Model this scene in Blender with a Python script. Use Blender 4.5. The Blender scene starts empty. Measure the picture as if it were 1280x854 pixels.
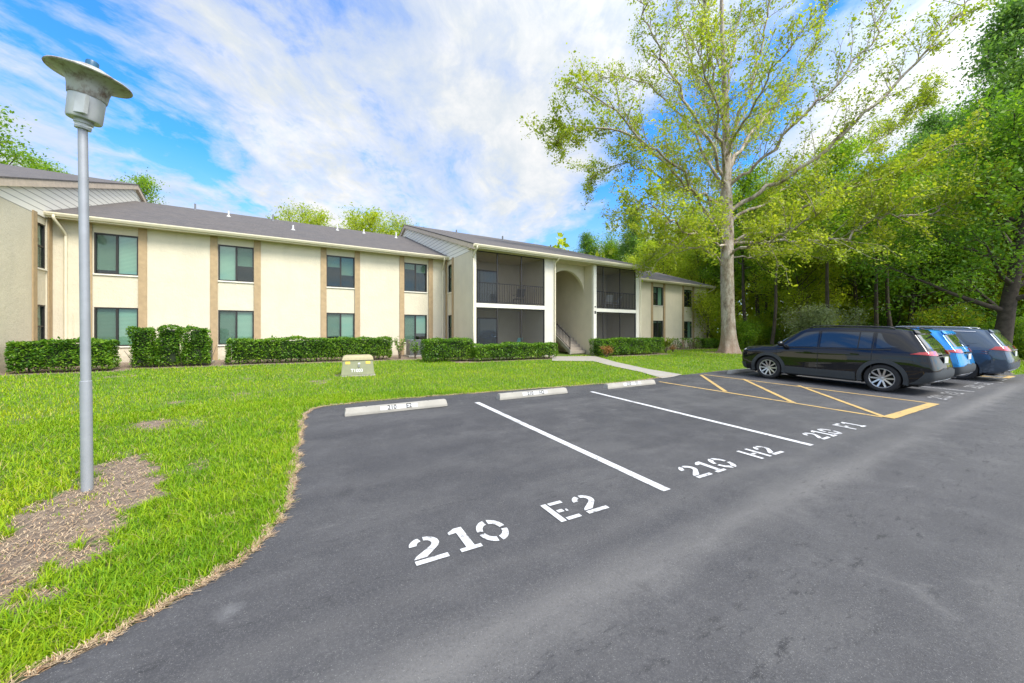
import bpy, math, random
import numpy as np
random.seed(7); RNG = np.random.default_rng(7)
SC = bpy.context.scene; COL = SC.collection
R = math.radians
# ---------------------------------------------------------------- site frame
F, CX, HY, CZ = 460.0, 640.0, 415.0, 1.57
U = np.array([760., 460.]); U /= np.linalg.norm(U); N = np.array([-U[1], U[0]])
P0 = np.array([(117-CX)/F*13.25, 13.25])
ANG = math.atan2(U[1], U[0])
def gz(p):                                   # ground height at world xy (one gently tilted plane, levelling out far away)
    p = np.asarray(p, float)
    a = np.clip(p @ N, -90, 27); b = np.clip(p @ U, -70, 90)
    return .0215*a - .006*b
def G(x, y, dz=0):                           # site survey: bearing and drop to a point on the ground
    r = np.array([(x-CX)/F, 1.0]); t = CZ/(r @ (.0215*N - .006*U) + (y-HY)/F)
    p = t*r; return np.array([p[0], p[1], gz(p)+dz])
def UV(u, v, z=0): p = P0 + u*U + v*N; return np.array([p[0], p[1], z])
def fac(x, v=0.):                            # u of bearing x on the facade plane at offset v
    r = np.array([(x-CX)/F, 1.0]); t = (v + P0 @ N)/(r @ N); return float((t*r - P0) @ U)
def toUV(p): q = np.asarray(p)[..., :2] - P0; return q @ U, q @ N
# ---------------------------------------------------------------- object helpers
def tag(o, label=None, cat=None, group=None, kind=None):
    if label: o['label'] = label
    if cat: o['category'] = cat
    if group: o['group'] = group
    if kind: o['kind'] = kind
    return o
def empty(name, loc=(0,0,0), rz=0):
    o = bpy.data.objects.new(name, None); COL.objects.link(o); o.location = [float(c) for c in loc]; o.rotation_euler = (0,0,rz); o.empty_display_size=.2; return o
def link(name, me, mat=None, parent=None):
    o = bpy.data.objects.new(name, me); COL.objects.link(o)
    if mat is not None and not me.materials: me.materials.append(mat)
    if parent: o.parent = parent
    return o
def np_mesh(name, V, Fc, smooth=False):
    V = np.ascontiguousarray(V, dtype=np.float32); Fc = np.ascontiguousarray(Fc, dtype=np.int32)
    me = bpy.data.meshes.new(name); k = Fc.shape[1]
    me.vertices.add(len(V)); me.vertices.foreach_set('co', V.ravel())
    me.loops.add(Fc.size); me.loops.foreach_set('vertex_index', Fc.ravel())
    me.polygons.add(len(Fc)); me.polygons.foreach_set('loop_start', np.arange(0, Fc.size, k, dtype=np.int32))
    try: me.polygons.foreach_set('loop_total', np.full(len(Fc), k, dtype=np.int32))
    except Exception: pass
    if smooth: me.polygons.foreach_set('use_smooth', np.ones(len(Fc), dtype=bool))
    me.update(calc_edges=True); return me
def copy_tree(o, parent=None):
    c = o.copy(); COL.objects.link(c)
    if parent: c.parent = parent
    for ch in list(o.children): copy_tree(ch, c)
    return c
class MB:
    def __init__(s): s.v = []; s.f = []
    def add(s, V, Fs):
        b = len(s.v); s.v += [tuple(float(c) for c in p) for p in V]; s.f += [tuple(i+b for i in f) for f in Fs]; return s
    def box(s, x0, x1, y0, y1, z0, z1):
        return s.add([(x0,y0,z0),(x1,y0,z0),(x1,y1,z0),(x0,y1,z0),(x0,y0,z1),(x1,y0,z1),(x1,y1,z1),(x0,y1,z1)],
            [(0,3,2,1),(4,5,6,7),(0,1,5,4),(1,2,6,5),(2,3,7,6),(3,0,4,7)])
    def cbox(s, x0, x1, y0, y1, z0, z1, c=.02):      # box with chamfered upper and vertical edges
        def ring(k, z): return [(x0+k+c,y0+k,z),(x1-k-c,y0+k,z),(x1-k,y0+k+c,z),(x1-k,y1-k-c,z),(x1-k-c,y1-k,z),(x0+k+c,y1-k,z),(x0+k,y1-k-c,z),(x0+k,y0+k+c,z)]
        V = ring(0,z0)+ring(0,z1-c)+ring(c,z1); Fs = [tuple(range(7,-1,-1)), tuple(range(16,24))]
        for a in (0,8):
            for i in range(8): j=(i+1)%8; Fs.append((a+i,a+j,a+8+j,a+8+i))
        return s.add(V, Fs)
    def bar(s, p, q, w, h=None, up=(0,0,1)):
        p=np.array(p,float); q=np.array(q,float); h=h or w; d=q-p; d/=np.linalg.norm(d); up=np.array(up,float)
        if abs(d@up)>.98: up=np.array([0,1.,0])
        a=np.cross(d,up); a/=np.linalg.norm(a); b=np.cross(a,d)
        V=[e+i*a*w/2+j*b*h/2 for e in (p,q) for i,j in ((-1,-1),(1,-1),(1,1),(-1,1))]
        return s.add(V,[(0,1,2,3),(7,6,5,4),(0,4,5,1),(1,5,6,2),(2,6,7,3),(3,7,4,0)])
    def tube(s, pts, rad, n=8, cap=True):
        pts=[np.array(p,float) for p in pts]; rad=rad if hasattr(rad,'__len__') else [rad]*len(pts)
        V=[];Fs=[];a=None
        for i,p in enumerate(pts):
            d=pts[min(i+1,len(pts)-1)]-pts[max(i-1,0)]; d/=np.linalg.norm(d)+1e-9
            if a is None: a=np.cross(d,(0,0,1) if abs(d[2])<.9 else (1,0,0))
            a=a-d*(a@d); a/=np.linalg.norm(a)+1e-9; b=np.cross(d,a)
            for k in range(n): t=2*math.pi*k/n; V.append(p+rad[i]*(math.cos(t)*a+math.sin(t)*b))
        for i in range(len(pts)-1):
            for k in range(n): Fs.append((i*n+k,i*n+(k+1)%n,(i+1)*n+(k+1)%n,(i+1)*n+k))
        if cap: Fs += [tuple(range(n-1,-1,-1)), tuple(range((len(pts)-1)*n,len(pts)*n))]
        return s.add(V,Fs)
    def lathe(s, prof, n=32, c=(0,0,0), axis='z'):    # prof [(r,h)]
        V=[];Fs=[]
        for r,h in prof:
            for k in range(n):
                t=2*math.pi*k/n; x,y=r*math.cos(t),r*math.sin(t)
                V.append((c[0]+x,c[1]+y,c[2]+h) if axis=='z' else (c[0]+x,c[1]+h,c[2]+y))
        for i in range(len(prof)-1):
            for k in range(n): Fs.append((i*n+k,i*n+(k+1)%n,(i+1)*n+(k+1)%n,(i+1)*n+k))
        return s.add(V,Fs)
    def prism(s, poly, z0, z1, fn=None):              # poly in xy -> extruded; fn maps (x,y,z)
        n=len(poly); V=[(x,y,z0) for x,y in poly]+[(x,y,z1) for x,y in poly]
        if fn: V=[fn(*p) for p in V]
        return s.add(V,[tuple(range(n-1,-1,-1)),tuple(range(n,2*n))]+[(i,(i+1)%n,n+(i+1)%n,n+i) for i in range(n)])
    def build(s, name, mat, parent=None, smooth=False, bevel=0, auto=False):
        me=bpy.data.meshes.new(name); me.from_pydata(s.v,[],s.f); me.update()
        import bmesh; bm=bmesh.new(); bm.from_mesh(me); bmesh.ops.recalc_face_normals(bm,faces=bm.faces)
        if bevel: bmesh.ops.bevel(bm,geom=list(bm.edges),offset=bevel,segments=2,affect='EDGES',clamp_overlap=True)
        bm.to_mesh(me); bm.free()
        if smooth: me.polygons.foreach_set('use_smooth',np.ones(len(me.polygons),dtype=bool))
        if auto:
            try: me.set_sharp_from_angle(angle=R(35)); me.polygons.foreach_set('use_smooth',np.ones(len(me.polygons),dtype=bool))
            except Exception: pass
        return link(name,me,mat,parent)
def inpoly(P, poly):
    P=np.asarray(P); x,y=P[:,0],P[:,1]; r=np.zeros(len(P),bool); n=len(poly)
    for i in range(n):
        x1,y1=poly[i][:2]; x2,y2=poly[(i+1)%n][:2]
        if y1==y2: continue
        c=((y1>y)!=(y2>y))&(x<(x2-x1)*(y-y1)/(y2-y1)+x1); r^=c
    return r
def smooth_curve(P, k=6):
    P=[np.array(p,float) for p in P]; out=[]
    for i in range(len(P)-1):
        a=P[max(i-1,0)];b=P[i];c=P[i+1];d=P[min(i+2,len(P)-1)]
        for j in range(k):
            t=j/k; out.append(.5*((2*b)+(c-a)*t+(2*a-5*b+4*c-d)*t*t+(3*b-a-3*c+d)*t**3))
    out.append(P[-1]); return out
# ---------------------------------------------------------------- materials
def mat(name):
    m=bpy.data.materials.new(name); m.use_nodes=True; nt=m.node_tree; nt.nodes.clear(); return m,nt
class NT:
    def __init__(s, nt): s.nt=nt
    def n(s, t, **k):
        o=s.nt.nodes.new(t)
        for a,b in k.items():
            if a.startswith('i_'):
                key=a[2:]; key=int(key) if key.isdigit() else key.replace('_',' ')
                if hasattr(b,'is_linked') or isinstance(b,bpy.types.NodeSocket): s.nt.links.new(b,o.inputs[key])
                else: o.inputs[key].default_value=b
            else: setattr(o,a,b)
        return o
    def noise(s, vec, scale, detail=4, rough=.55): return s.n('ShaderNodeTexNoise', i_Vector=vec, i_Scale=scale, i_Detail=detail, i_Roughness=rough).outputs['Fac']
    def ramp(s, f, stops, interp='LINEAR'):
        o=s.n('ShaderNodeValToRGB', i_Fac=f); cr=o.color_ramp; cr.interpolation=interp
        while len(cr.elements)<len(stops): cr.elements.new(.5)
        for e,(p,c) in zip(cr.elements,stops): e.position=p; e.color=(c if len(c)==4 else (*c,1)) if hasattr(c,'__len__') else (c,c,c,1)
        return o.outputs['Color']
    def mix(s, f, a, b, mode='MIX'):
        o=s.n('ShaderNodeMix', data_type='RGBA', blend_type=mode); L=s.nt.links
        for i,v in ((0,f),(6,a),(7,b)):
            if isinstance(v,bpy.types.NodeSocket): L.new(v,o.inputs[i])
            else: o.inputs[i].default_value = v if not hasattr(v,'__len__') else (*v,1)[:4]
        return o.outputs[2]
    def math(s, op, a, b=0., c=0.):
        o=s.n('ShaderNodeMath', operation=op)
        for i,v in enumerate((a,b,c)):
            if isinstance(v,bpy.types.NodeSocket): s.nt.links.new(v,o.inputs[i])
            else: o.inputs[i].default_value=v
        return o.outputs[0]
    def bump(s, h, strength=.3, dist=.01): return s.n('ShaderNodeBump', i_Height=h, i_Strength=strength, i_Distance=dist).outputs[0]
    def out(s, sh): s.nt.links.new(sh, s.n('ShaderNodeOutputMaterial').inputs[0])
    def pbr(s, **k):
        o=s.n('ShaderNodeBsdfPrincipled')
        for a,b in k.items():
            key=a.replace('_',' ')
            if isinstance(b,bpy.types.NodeSocket): s.nt.links.new(b,o.inputs[key])
            elif key=='Base Color': o.inputs[key].default_value=(*b,1)[:4]
            else: o.inputs[key].default_value=b
        return o.outputs[0]
def simple(name, col, rough=.6, metal=0., var=.12, nscale=6., bump=0., bscale=60., coat=0., spec=.5, dirt=None):
    m,nt=mat(name); t=NT(nt); co=t.n('ShaderNodeTexCoord').outputs['Object']
    nz=t.noise(co,nscale,5,.6); c2=[x*(1-var) for x in col]; c3=[min(1,x*(1+var)) for x in col]
    c=t.ramp(nz,[(.3,c2),(.7,c3)])
    if dirt: c=t.mix(t.ramp(t.noise(co,dirt[1],6,.7),[(dirt[2],0.),(dirt[2]+.18,1.)]),c,dirt[0])
    k=dict(Base_Color=c,Roughness=rough,Metallic=metal,Coat_Weight=coat,Specular_IOR_Level=spec)
    if coat: k['Coat_Roughness']=.03
    if bump: k['Normal']=t.bump(t.noise(co,bscale,6,.65),bump,.01)
    t.out(t.pbr(**k)); return m
def leafmat(name, cols, rough=.5, trans=.35, tcol=None, nscale=.35):
    m,nt=mat(name); t=NT(nt); co=t.n('ShaderNodeTexCoord').outputs['Object']
    g=t.n('ShaderNodeNewGeometry').outputs['Random Per Island']
    f=t.math('ADD',t.math('MULTIPLY',g,.6),t.math('MULTIPLY',t.noise(co,nscale,3),.9)); f=t.math('SUBTRACT',f,.22)
    c=t.ramp(f,[(i/(len(cols)-1)*.8+.1,cc) for i,cc in enumerate(cols)])
    d=t.pbr(Base_Color=c,Roughness=rough,Specular_IOR_Level=.35)
    c2=t.mix(1.,c,tcol or (1.25,1.3,.6),'MULTIPLY'); tr=t.n('ShaderNodeBsdfTranslucent',i_Color=c2).outputs[0]
    t.out(t.n('ShaderNodeMixShader',i_Fac=trans,i_1=d,i_2=tr).outputs[0]); return m
M={}
def stucco(name,col,grey=None):
    m,nt=mat(name); t=NT(nt); co=t.n('ShaderNodeTexCoord').outputs['Object']
    c=t.ramp(t.noise(co,1.3,5,.6),[(.3,[x*.93 for x in col]),(.7,[x*1.04 for x in col])])
    fine=t.noise(co,22,5,.75)
    c=t.mix(t.math('MULTIPLY',t.ramp(fine,[(.35,1.),(.5,0.)]),.16),c,[x*.72 for x in col])
    z=t.n('ShaderNodeSeparateXYZ',i_0=co).outputs[2]
    st=t.math('ADD',z,t.math('MULTIPLY',t.noise(co,2.5,4),.7)); dirt=t.ramp(st,[(.72,1.),(1.15,0.)])   # splash dirt on the lowest band
    c=t.mix(t.math('MULTIPLY',dirt,.45),c,(.30,.27,.22))
    mp=t.n('ShaderNodeMapping',i_Vector=co,i_Scale=(2.2,2.2,.25)).outputs[0]
    c=t.mix(t.math('MULTIPLY',t.ramp(t.noise(mp,1.5,5,.7),[(.5,0.),(.75,1.)]),.14),c,(.35,.33,.28))
    t.out(t.pbr(Base_Color=c,Roughness=.9,Normal=t.bump(t.math('ADD',fine,t.noise(co,7,4,.6)),.55,.02))); return m
M['stucco']=stucco('cream_stucco',(.67,.605,.46))
M['stucco_white']=stucco('pale_stucco',(.64,.605,.52))
M['tan']=simple('tan_paint',(.41,.295,.165),.75,bump=.25,bscale=50)
M['tan_rake']=simple('rake_paint',(.60,.49,.38),.7)
M['white']=simple('white_trim',(.78,.74,.64),.6,var=.05,bump=.1,dirt=((.4,.36,.28),5,.62))
M['gutter']=simple('gutter_cream',(.72,.65,.48),.5,var=.06,dirt=((.42,.36,.25),4,.66))
M['soffit']=simple('soffit',(.62,.54,.38),.8)
M['bronze']=simple('bronze_metal',(.035,.032,.03),.45,.3,var=.1)
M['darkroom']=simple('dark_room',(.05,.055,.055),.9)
M['concrete']=simple('concrete',(.33,.305,.26),.85,var=.1,nscale=3,bump=.4,bscale=40,dirt=((.22,.2,.17),5,.6))
M['stopcon']=simple('stop_concrete',(.35,.33,.285),.85,var=.1,nscale=4,bump=.6,bscale=45,dirt=((.25,.23,.2),7,.60))
M['step']=simple('stair_concrete',(.36,.31,.25),.85,bump=.3)
def siding():
    m,nt=mat('lap_siding'); t=NT(nt); co=t.n('ShaderNodeTexCoord').outputs['Object']
    z=t.n('ShaderNodeSeparateXYZ',i_0=co).outputs[2]; f=t.math('FRACT',t.math('DIVIDE',z,.2))
    c=t.ramp(f,[(0.,(.36,.33,.28)),(.10,(.36,.33,.28)),(.14,(.80,.76,.66)),(1.,(.80,.76,.66))])
    t.out(t.pbr(Base_Color=c,Roughness=.7,Normal=t.bump(t.math('MULTIPLY',f,-1.),.8,.03))); return m
M['siding']=siding()
def shingle():
    m,nt=mat('asphalt_shingle'); t=NT(nt); co=t.n('ShaderNodeTexCoord').outputs['Object']
    br=t.n('ShaderNodeTexBrick',i_Vector=co,i_Color1=(.125,.105,.092,1),i_Color2=(.065,.057,.053,1),i_Mortar=(.05,.045,.045,1),i_Scale=1.,i_Mortar_Size=.012,i_Brick_Width=.32,i_Row_Height=.145,i_Bias=0.)
    c=t.mix(t.math('MULTIPLY',t.ramp(t.noise(co,11,5,.8),[(.4,0.),(.65,1.)]),.55),br.outputs[0],(.17,.155,.14))
    c=t.mix(t.ramp(t.noise(co,.5,5,.7),[(.35,0.),(.75,.6)]),c,(.085,.08,.08))
    t.out(t.pbr(Base_Color=c,Roughness=.93,Normal=t.bump(br.outputs['Fac'],-.4,.02))); return m
M['shingle']=shingle()
def glass(name,tint,fac):
    m,nt=mat(name); t=NT(nt)
    tr=t.n('ShaderNodeBsdfTransparent',i_Color=(*tint,1)).outputs[0]; gl=t.n('ShaderNodeBsdfGlossy',i_Color=(.9,1,.97,1),i_Roughness=.02).outputs[0]
    fr=t.math('POWER',t.n('ShaderNodeLayerWeight',i_Blend=.5).outputs['Facing'],4.); f=t.math('ADD',t.math('MULTIPLY',fr,.7),fac)
    t.out(t.n('ShaderNodeMixShader',i_Fac=f,i_1=tr,i_2=gl).outputs[0]); return m
M['glass']=glass('window_glass',(.50,.68,.58),.10)
M['glass_clear']=glass('door_glass',(.6,.68,.7),.08)
def screenmat(name,fac,col):
    m,nt=mat(name); t=NT(nt)
    t.out(t.n('ShaderNodeMixShader',i_Fac=fac,i_1=t.n('ShaderNodeBsdfTransparent').outputs[0],i_2=t.n('ShaderNodeBsdfDiffuse',i_Color=(*col,1)).outputs[0]).outputs[0]); return m
M['screen']=screenmat('insect_screen',.44,(.05,.05,.055))
M['sashscreen']=screenmat('sash_screen',.28,(.05,.055,.055))
def blinds(name,col,vertical=False):
    m,nt=mat(name); t=NT(nt); co=t.n('ShaderNodeTexCoord').outputs['Object']; s=t.n('ShaderNodeSeparateXYZ',i_0=co)
    f=t.math('FRACT',t.math('DIVIDE',s.outputs[0 if vertical else 2],.09 if vertical else .05)); c=t.ramp(f,[(0.,[x*.45 for x in col]),(.25,col),(.85,[x*.9 for x in col]),(1.,[x*.45 for x in col])])
    t.out(t.pbr(Base_Color=c,Roughness=.6)); return m
M['blind']=blinds('horizontal_blind',(.70,.74,.70)); M['vblind']=blinds('vertical_blind',(.42,.45,.47),True)
M['bark']=simple('bark_dark',(.075,.058,.045),.95,var=.4,nscale=5,bump=.9,bscale=18)
M['black_iron']=simple('black_iron',(.02,.02,.021),.5,.2)
# ================================================================ ground, lot, path, markings
def dmask(t, co, dist_poly=None): pass
EDGE=[(26,854),(131,804),(210,760),(263,727.5),(313,694.7),(337,668),(361,633),(370,598),(374.6,567.6),(379,540),(383,520),(400,510),(420,507),(485,500.5),(555,495),(623,490),(690,485),(758,480),(800,476),(822,473),(842,470)]
EDGE2=[(870,467.5),(920,462),(1000,457),(1080,453),(1160,450),(1215,450),(1243,455),(1259,463),(1266,469)]
e1=smooth_curve([G(*p)[:2] for p in EDGE],6); e2=smooth_curve([G(*p)[:2] for p in EDGE2],4)
# lightly ragged edge, as laid asphalt has
e1=[p+RNG.normal(0,.012,2) for p in e1]; e2=[p+RNG.normal(0,.01,2) for p in e2]
d0=e1[0]-e1[4]; d0/=np.linalg.norm(d0)
start=[e1[0]+d0*6+np.array([.8,-1.2]), e1[0]+d0*2+np.array([.15,-.2])]
pe=e2[-1]; LOT=[p for p in start]+e1+e2+[pe+U*6-N*1.0, pe+U*30-N*4, pe+U*30-N*60, start[0]-N*45+U*-6]
LOT=[tuple(p) for p in LOT]
WALK=[tuple(G(*p)[:2]) for p in [(690,446),(744,445.5),(770,453),(811,462),(852.6,468.6),(842,471.5),(828,473.5),(800,465.3),(764,457.8),(742,452),(690,451.5)]]
def sheet(name,poly,dz,m,kind='structure'):
    me=bpy.data.meshes.new(name); V=[(p[0],p[1],gz(p)+dz) for p in poly]; me.from_pydata(V,[],[tuple(range(len(V)))]); me.update()
    import bmesh; bm=bmesh.new(); bm.from_mesh(me); bmesh.ops.triangulate(bm,faces=bm.faces)
    for f in bm.faces:
        if f.normal.z<0: f.normal_flip()
    bm.to_mesh(me); bm.free(); o=link(name,me,m); return tag(o,kind=kind)
# ground: soil / thatch / short green, one sheet to the horizon
def ground_mat():
    m,nt=mat('lawn_soil'); t=NT(nt); co=t.n('ShaderNodeTexCoord').outputs['Object']
    base=t.ramp(t.noise(co,9,6,.7),[(.3,(.14,.115,.095)),(.48,(.26,.195,.14)),(.7,(.38,.29,.21))])
    fine=t.noise(co,70,6,.75)
    base=t.mix(t.ramp(fine,[(.4,.6),(.6,0.)]),base,(.12,.085,.06))
    gr=t.ramp(t.noise(co,14,5,.7),[(.3,(.06,.12,.012)),(.7,(.15,.22,.025))])
    at=t.n('ShaderNodeAttribute',attribute_name='green').outputs['Fac']
    f=t.ramp(t.math('ADD',at,t.math('MULTIPLY',t.math('SUBTRACT',t.noise(co,6,5,.7),.5),.9)),[(.42,0.),(.62,1.)])
    c=t.mix(f,base,gr)
    lit=t.n('ShaderNodeAttribute',attribute_name='litter').outputs['Fac']
    lc=t.ramp(t.noise(co,5,6,.75),[(.35,(.07,.05,.03)),(.55,(.16,.11,.06)),(.72,(.10,.13,.03))])
    c=t.mix(lit,c,lc)
    t.out(t.pbr(Base_Color=c,Roughness=.95,Normal=t.bump(t.math('ADD',fine,t.noise(co,25,4)),.9,.02))); return m
DIRT=[G(*p)[:2] for p in [(-60,700),(0,676),(30,648),(62,618),(100,604),(125,592),(120,578),(150,575),(165,560),(188,575),(196,592),(206,600),(178,636),(150,652),(125,675),(100,695),(72,735),(40,752),(-60,800)]]
THIN=[G(*p)[:2] for p in [(0,640),(90,560),(140,490),(300,470),(420,478),(300,500),(230,560),(200,640),(100,740),(0,800)]]
SPOTS=[(G(*p)[:2],r) for p,r in [((270,484),.30),((215,505),.22),((190,530),.25),((245,530),.16),((295,640),.08),((60,520),.2),((430,468),.5),((400,476),.35),((150,470),.45),((330,600),.1),((232,585),.18),((20,590),.14)]]
def green_cover(P):                                # 0 bare .. 1 lush, at world xy
    P=np.asarray(P)[:,:2]; g=np.ones(len(P))
    x,y=P[:,0],P[:,1]
    n1=np.sin(x*2.1+1.3*np.sin(y*1.7))+np.sin(y*2.6+1.1*np.sin(x*2.9+2))+.6*np.sin(x*6.3+y*4.1)+.5*np.sin(x*11.7-y*9.3+np.sin(x*5))
    g-=np.where(inpoly(P,THIN),.16+.12*n1,.03*n1+.02)
    n2=np.sin(x*17+3*np.sin(y*5))*np.sin(y*21+2*np.sin(x*7))+.7*np.sin(x*37+y*13)*np.sin(y*31-x*9)
    Pj=P+np.stack([.10*np.sin(y*9+1.3*np.sin(x*13))+.05*np.sin(y*31+x*11),.10*np.sin(x*8+1.7*np.sin(y*11))+.05*np.sin(x*29-y*17)],1)
    g=np.where(inpoly(Pj,DIRT),.08+.10*n1+.13*n2,g)
    for sp in SPOTS:
        q_=np.linalg.norm((Pj-sp[0])*np.array([1,.8]),axis=1); g-=np.clip(1.4-q_/sp[1],0,1)*(.50+.25*n2)
    # strip of bare thatch along the asphalt edge and beds under the hedges
    E=np.array(e1+e2); d=np.full(len(P),9.)
    for i in range(0,len(E)-1):
        a,b=E[i],E[i+1]; ab=b-a; L=ab@ab+1e-9; tt=np.clip(((P-a)@ab)/L,0,1); d=np.minimum(d,np.linalg.norm(P-(a+tt[:,None]*ab),axis=1))
    g-=np.clip(1-(d+.02*n1)/.10,0,1)*1.1
    u,v=toUV(P)
    bed=((u>-1)&(u<13.5)&(v>-2.75)&(v<.2))|((u>-1)&(u<1.7)&(v>-3.4)&(v<0))|((u>12)&(u<18.6)&(v>-4.9)&(v<-3.3))|((u>21.2)&(u<26.5)&(v>-4.9)&(v<-3.2))|((u>24.9)&(u<38)&(v>-2)&(v<0))
    g=np.where(bed,g-.85,g)
    dt=np.linalg.norm(P-G(912,441)[:2],axis=1); g-=np.clip(1.6-dt/1.6,0,1)*.7
    return np.clip(g,0,1)
def litter(P): 
    u,v=toUV(P); return np.clip(np.maximum((u-40)/3,(v-6)/4),0,1)
def build_ground():
    def axis(a,b,fine0,fine1,st):
        c=list(np.arange(fine0,fine1,st)); x=fine0; s=st
        lo=[]; 
        while x>a: s*=1.35; x-=s; lo.append(x)
        x=c[-1]; s=st; hi=[]
        while x<b: s*=1.35; x+=s; hi.append(x)
        return np.array(lo[::-1]+c+hi)
    us=axis(-420,520,-6,42,.14); vs=axis(-300,520,-18,2,.14)
    A,B=np.meshgrid(us,vs,indexing='ij'); P=P0+A[...,None]*U+B[...,None]*N; P=P.reshape(-1,2)
    z=gz(P)-.006
    V=np.column_stack([P,z]); nu,nv=len(us),len(vs); idx=np.arange(nu*nv).reshape(nu,nv)
    Fc=np.stack([idx[:-1,:-1],idx[1:,:-1],idx[1:,1:],idx[:-1,1:]],-1).reshape(-1,4)
    me=np_mesh('ground',V,Fc)
    for nm,val in (('green',green_cover(P)),('litter',litter(P))):
        a=me.attributes.new(nm,'FLOAT','POINT'); a.data.foreach_set('value',val.astype(np.float32))
    tag(link('ground',me,ground_mat()),kind='structure')
build_ground()
def asphalt_mat():
    m,nt=mat('sealed_asphalt'); t=NT(nt); tc=t.n('ShaderNodeTexCoord').outputs['Object']
    mp=t.n('ShaderNodeMapping',i_Vector=tc,i_Rotation=(0,0,-ANG)).outputs[0]
    st=t.n('ShaderNodeMapping',i_Vector=mp,i_Scale=(.12,.9,1)).outputs[0]
    big=t.noise(tc,.45,5,.6); mid=t.noise(tc,2.3,6,.65); streak=t.noise(st,1.1,6,.65); fine=t.noise(tc,60,5,.85); grit=t.noise(tc,150,3,.8)
    y=t.n('ShaderNodeSeparateXYZ',i_0=mp).outputs[1]             # distance along the stalls (N)
    lane=t.math('ADD',y,t.math('MULTIPLY',t.math('SUBTRACT',big,.5),1.4))
    wear=t.ramp(t.math('DIVIDE',t.math('ADD',lane,4.),16.),[(.12,1.),(.38,.85),(.47,.35),(.80,0.),(.9,0.)])   # driven lane is greyer, stalls darker seal
    c=t.mix(wear,(.027,.027,.031),(.058,.057,.060))
    c=t.mix(t.ramp(streak,[(.38,0.),(.72,.5)]),c,(.10,.098,.098))
    c=t.mix(t.ramp(mid,[(.5,0.),(.75,.4)]),c,(.12,.118,.118))
    c=t.mix(t.ramp(mid,[(.28,.55),(.45,0.)]),c,(.042,.042,.046))
    patchy=t.noise(t.n('ShaderNodeMapping',i_Vector=mp,i_Scale=(.5,1.,1)).outputs[0],.9,7,.7)
    c=t.mix(t.ramp(patchy,[(.50,0.),(.60,.30),(.72,.5)]),c,(.115,.112,.109)); c=t.mix(t.ramp(patchy,[(.30,.7),(.42,0.)]),c,(.036,.037,.043))
    ty=t.math('ABSOLUTE',t.math('SUBTRACT',t.math('FRACT',t.math('DIVIDE',t.math('ADD',y,t.math('MULTIPLY',big,1.1)),1.75)),.5))
    track=t.math('MULTIPLY',t.ramp(ty,[(.0,.30),(.10,0.)]),wear); c=t.mix(track,c,(.125,.12,.115))
    bd=t.math('ABSOLUTE',t.math('SUBTRACT',t.math('ADD',y,t.math('MULTIPLY',t.math('SUBTRACT',mid,.5),.35)),1.62)); c=t.mix(t.math('MULTIPLY',t.ramp(bd,[(.02,.55),(.26,0.)]),t.ramp(streak,[(.35,.35),(.6,1.)])),c,(.19,.182,.172))
    bd2=t.math('ABSOLUTE',t.math('SUBTRACT',t.math('ADD',y,t.math('MULTIPLY',t.math('SUBTRACT',mid,.5),.5)),.95)); dk=t.noise(t.n('ShaderNodeMapping',i_Vector=mp,i_Scale=(2.2,7,1)).outputs[0],1.6,6,.75); c=t.mix(t.math('MULTIPLY',t.ramp(bd2,[(.05,1.),(.55,.15)]),t.ramp(dk,[(.56,0.),(.64,.8)])),c,(.022,.022,.024))
    oil=t.noise(t.n('ShaderNodeMapping',i_Vector=tc,i_Location=(3,5,0)).outputs[0],1.7,3,.45); c=t.mix(t.ramp(oil,[(.70,0.),(.76,.55)]),c,(.022,.022,.024))
    vor=t.n('ShaderNodeTexVoronoi',i_Vector=t.n('ShaderNodeMapping',i_Vector=mp,i_Scale=(.5,1.,1)).outputs[0],i_Scale=.55,feature='DISTANCE_TO_EDGE').outputs['Distance']
    crk=t.math('MULTIPLY',t.ramp(vor,[(0.,1.),(.010,0.)]),t.ramp(mid,[(.50,0.),(.62,.28)]))
    scuff=t.math('MULTIPLY',t.ramp(t.noise(t.n('ShaderNodeMapping',i_Vector=mp,i_Rotation=(0,0,.3),i_Scale=(4,16,1)).outputs[0],1.2,6,.75),[(.56,0.),(.66,1.)]),t.ramp(t.noise(st,2.3,3),[(.5,0.),(.6,.8)]))
    c=t.mix(scuff,c,(.028,.028,.03))
    c=t.mix(crk,c,(.16,.155,.15))
    c=t.mix(t.ramp(fine,[(.52,0.),(.70,.42)]),c,(.17,.168,.166)); c=t.mix(t.ramp(fine,[(.30,.6),(.46,0.)]),c,(.025,.025,.028))
    c=t.mix(t.ramp(grit,[(.60,0.),(.68,.8)]),c,(.28,.275,.265))
    sp=t.n('ShaderNodeVectorMath',operation='DISTANCE'); nt.links.new(tc,sp.inputs[0]); sp.inputs[1].default_value=tuple(G(285,766))
    c=t.mix(t.ramp(t.math('ADD',sp.outputs['Value'],t.math('MULTIPLY',t.noise(tc,9,5,.7),.16)),[(.09,.28),(.16,0.)]),c,(.27,.27,.27))
    h=t.math('ADD',t.math('MULTIPLY',fine,.6),grit)
    t.out(t.pbr(Base_Color=c,Roughness=t.ramp(big,[(.3,.72),(.7,.86)]),Specular_IOR_Level=.42,Normal=t.bump(h,.7,.006))); return m
sheet('parking_lot',LOT,.004,asphalt_mat())
sheet('concrete_path',WALK,.016,M['concrete'])
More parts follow.
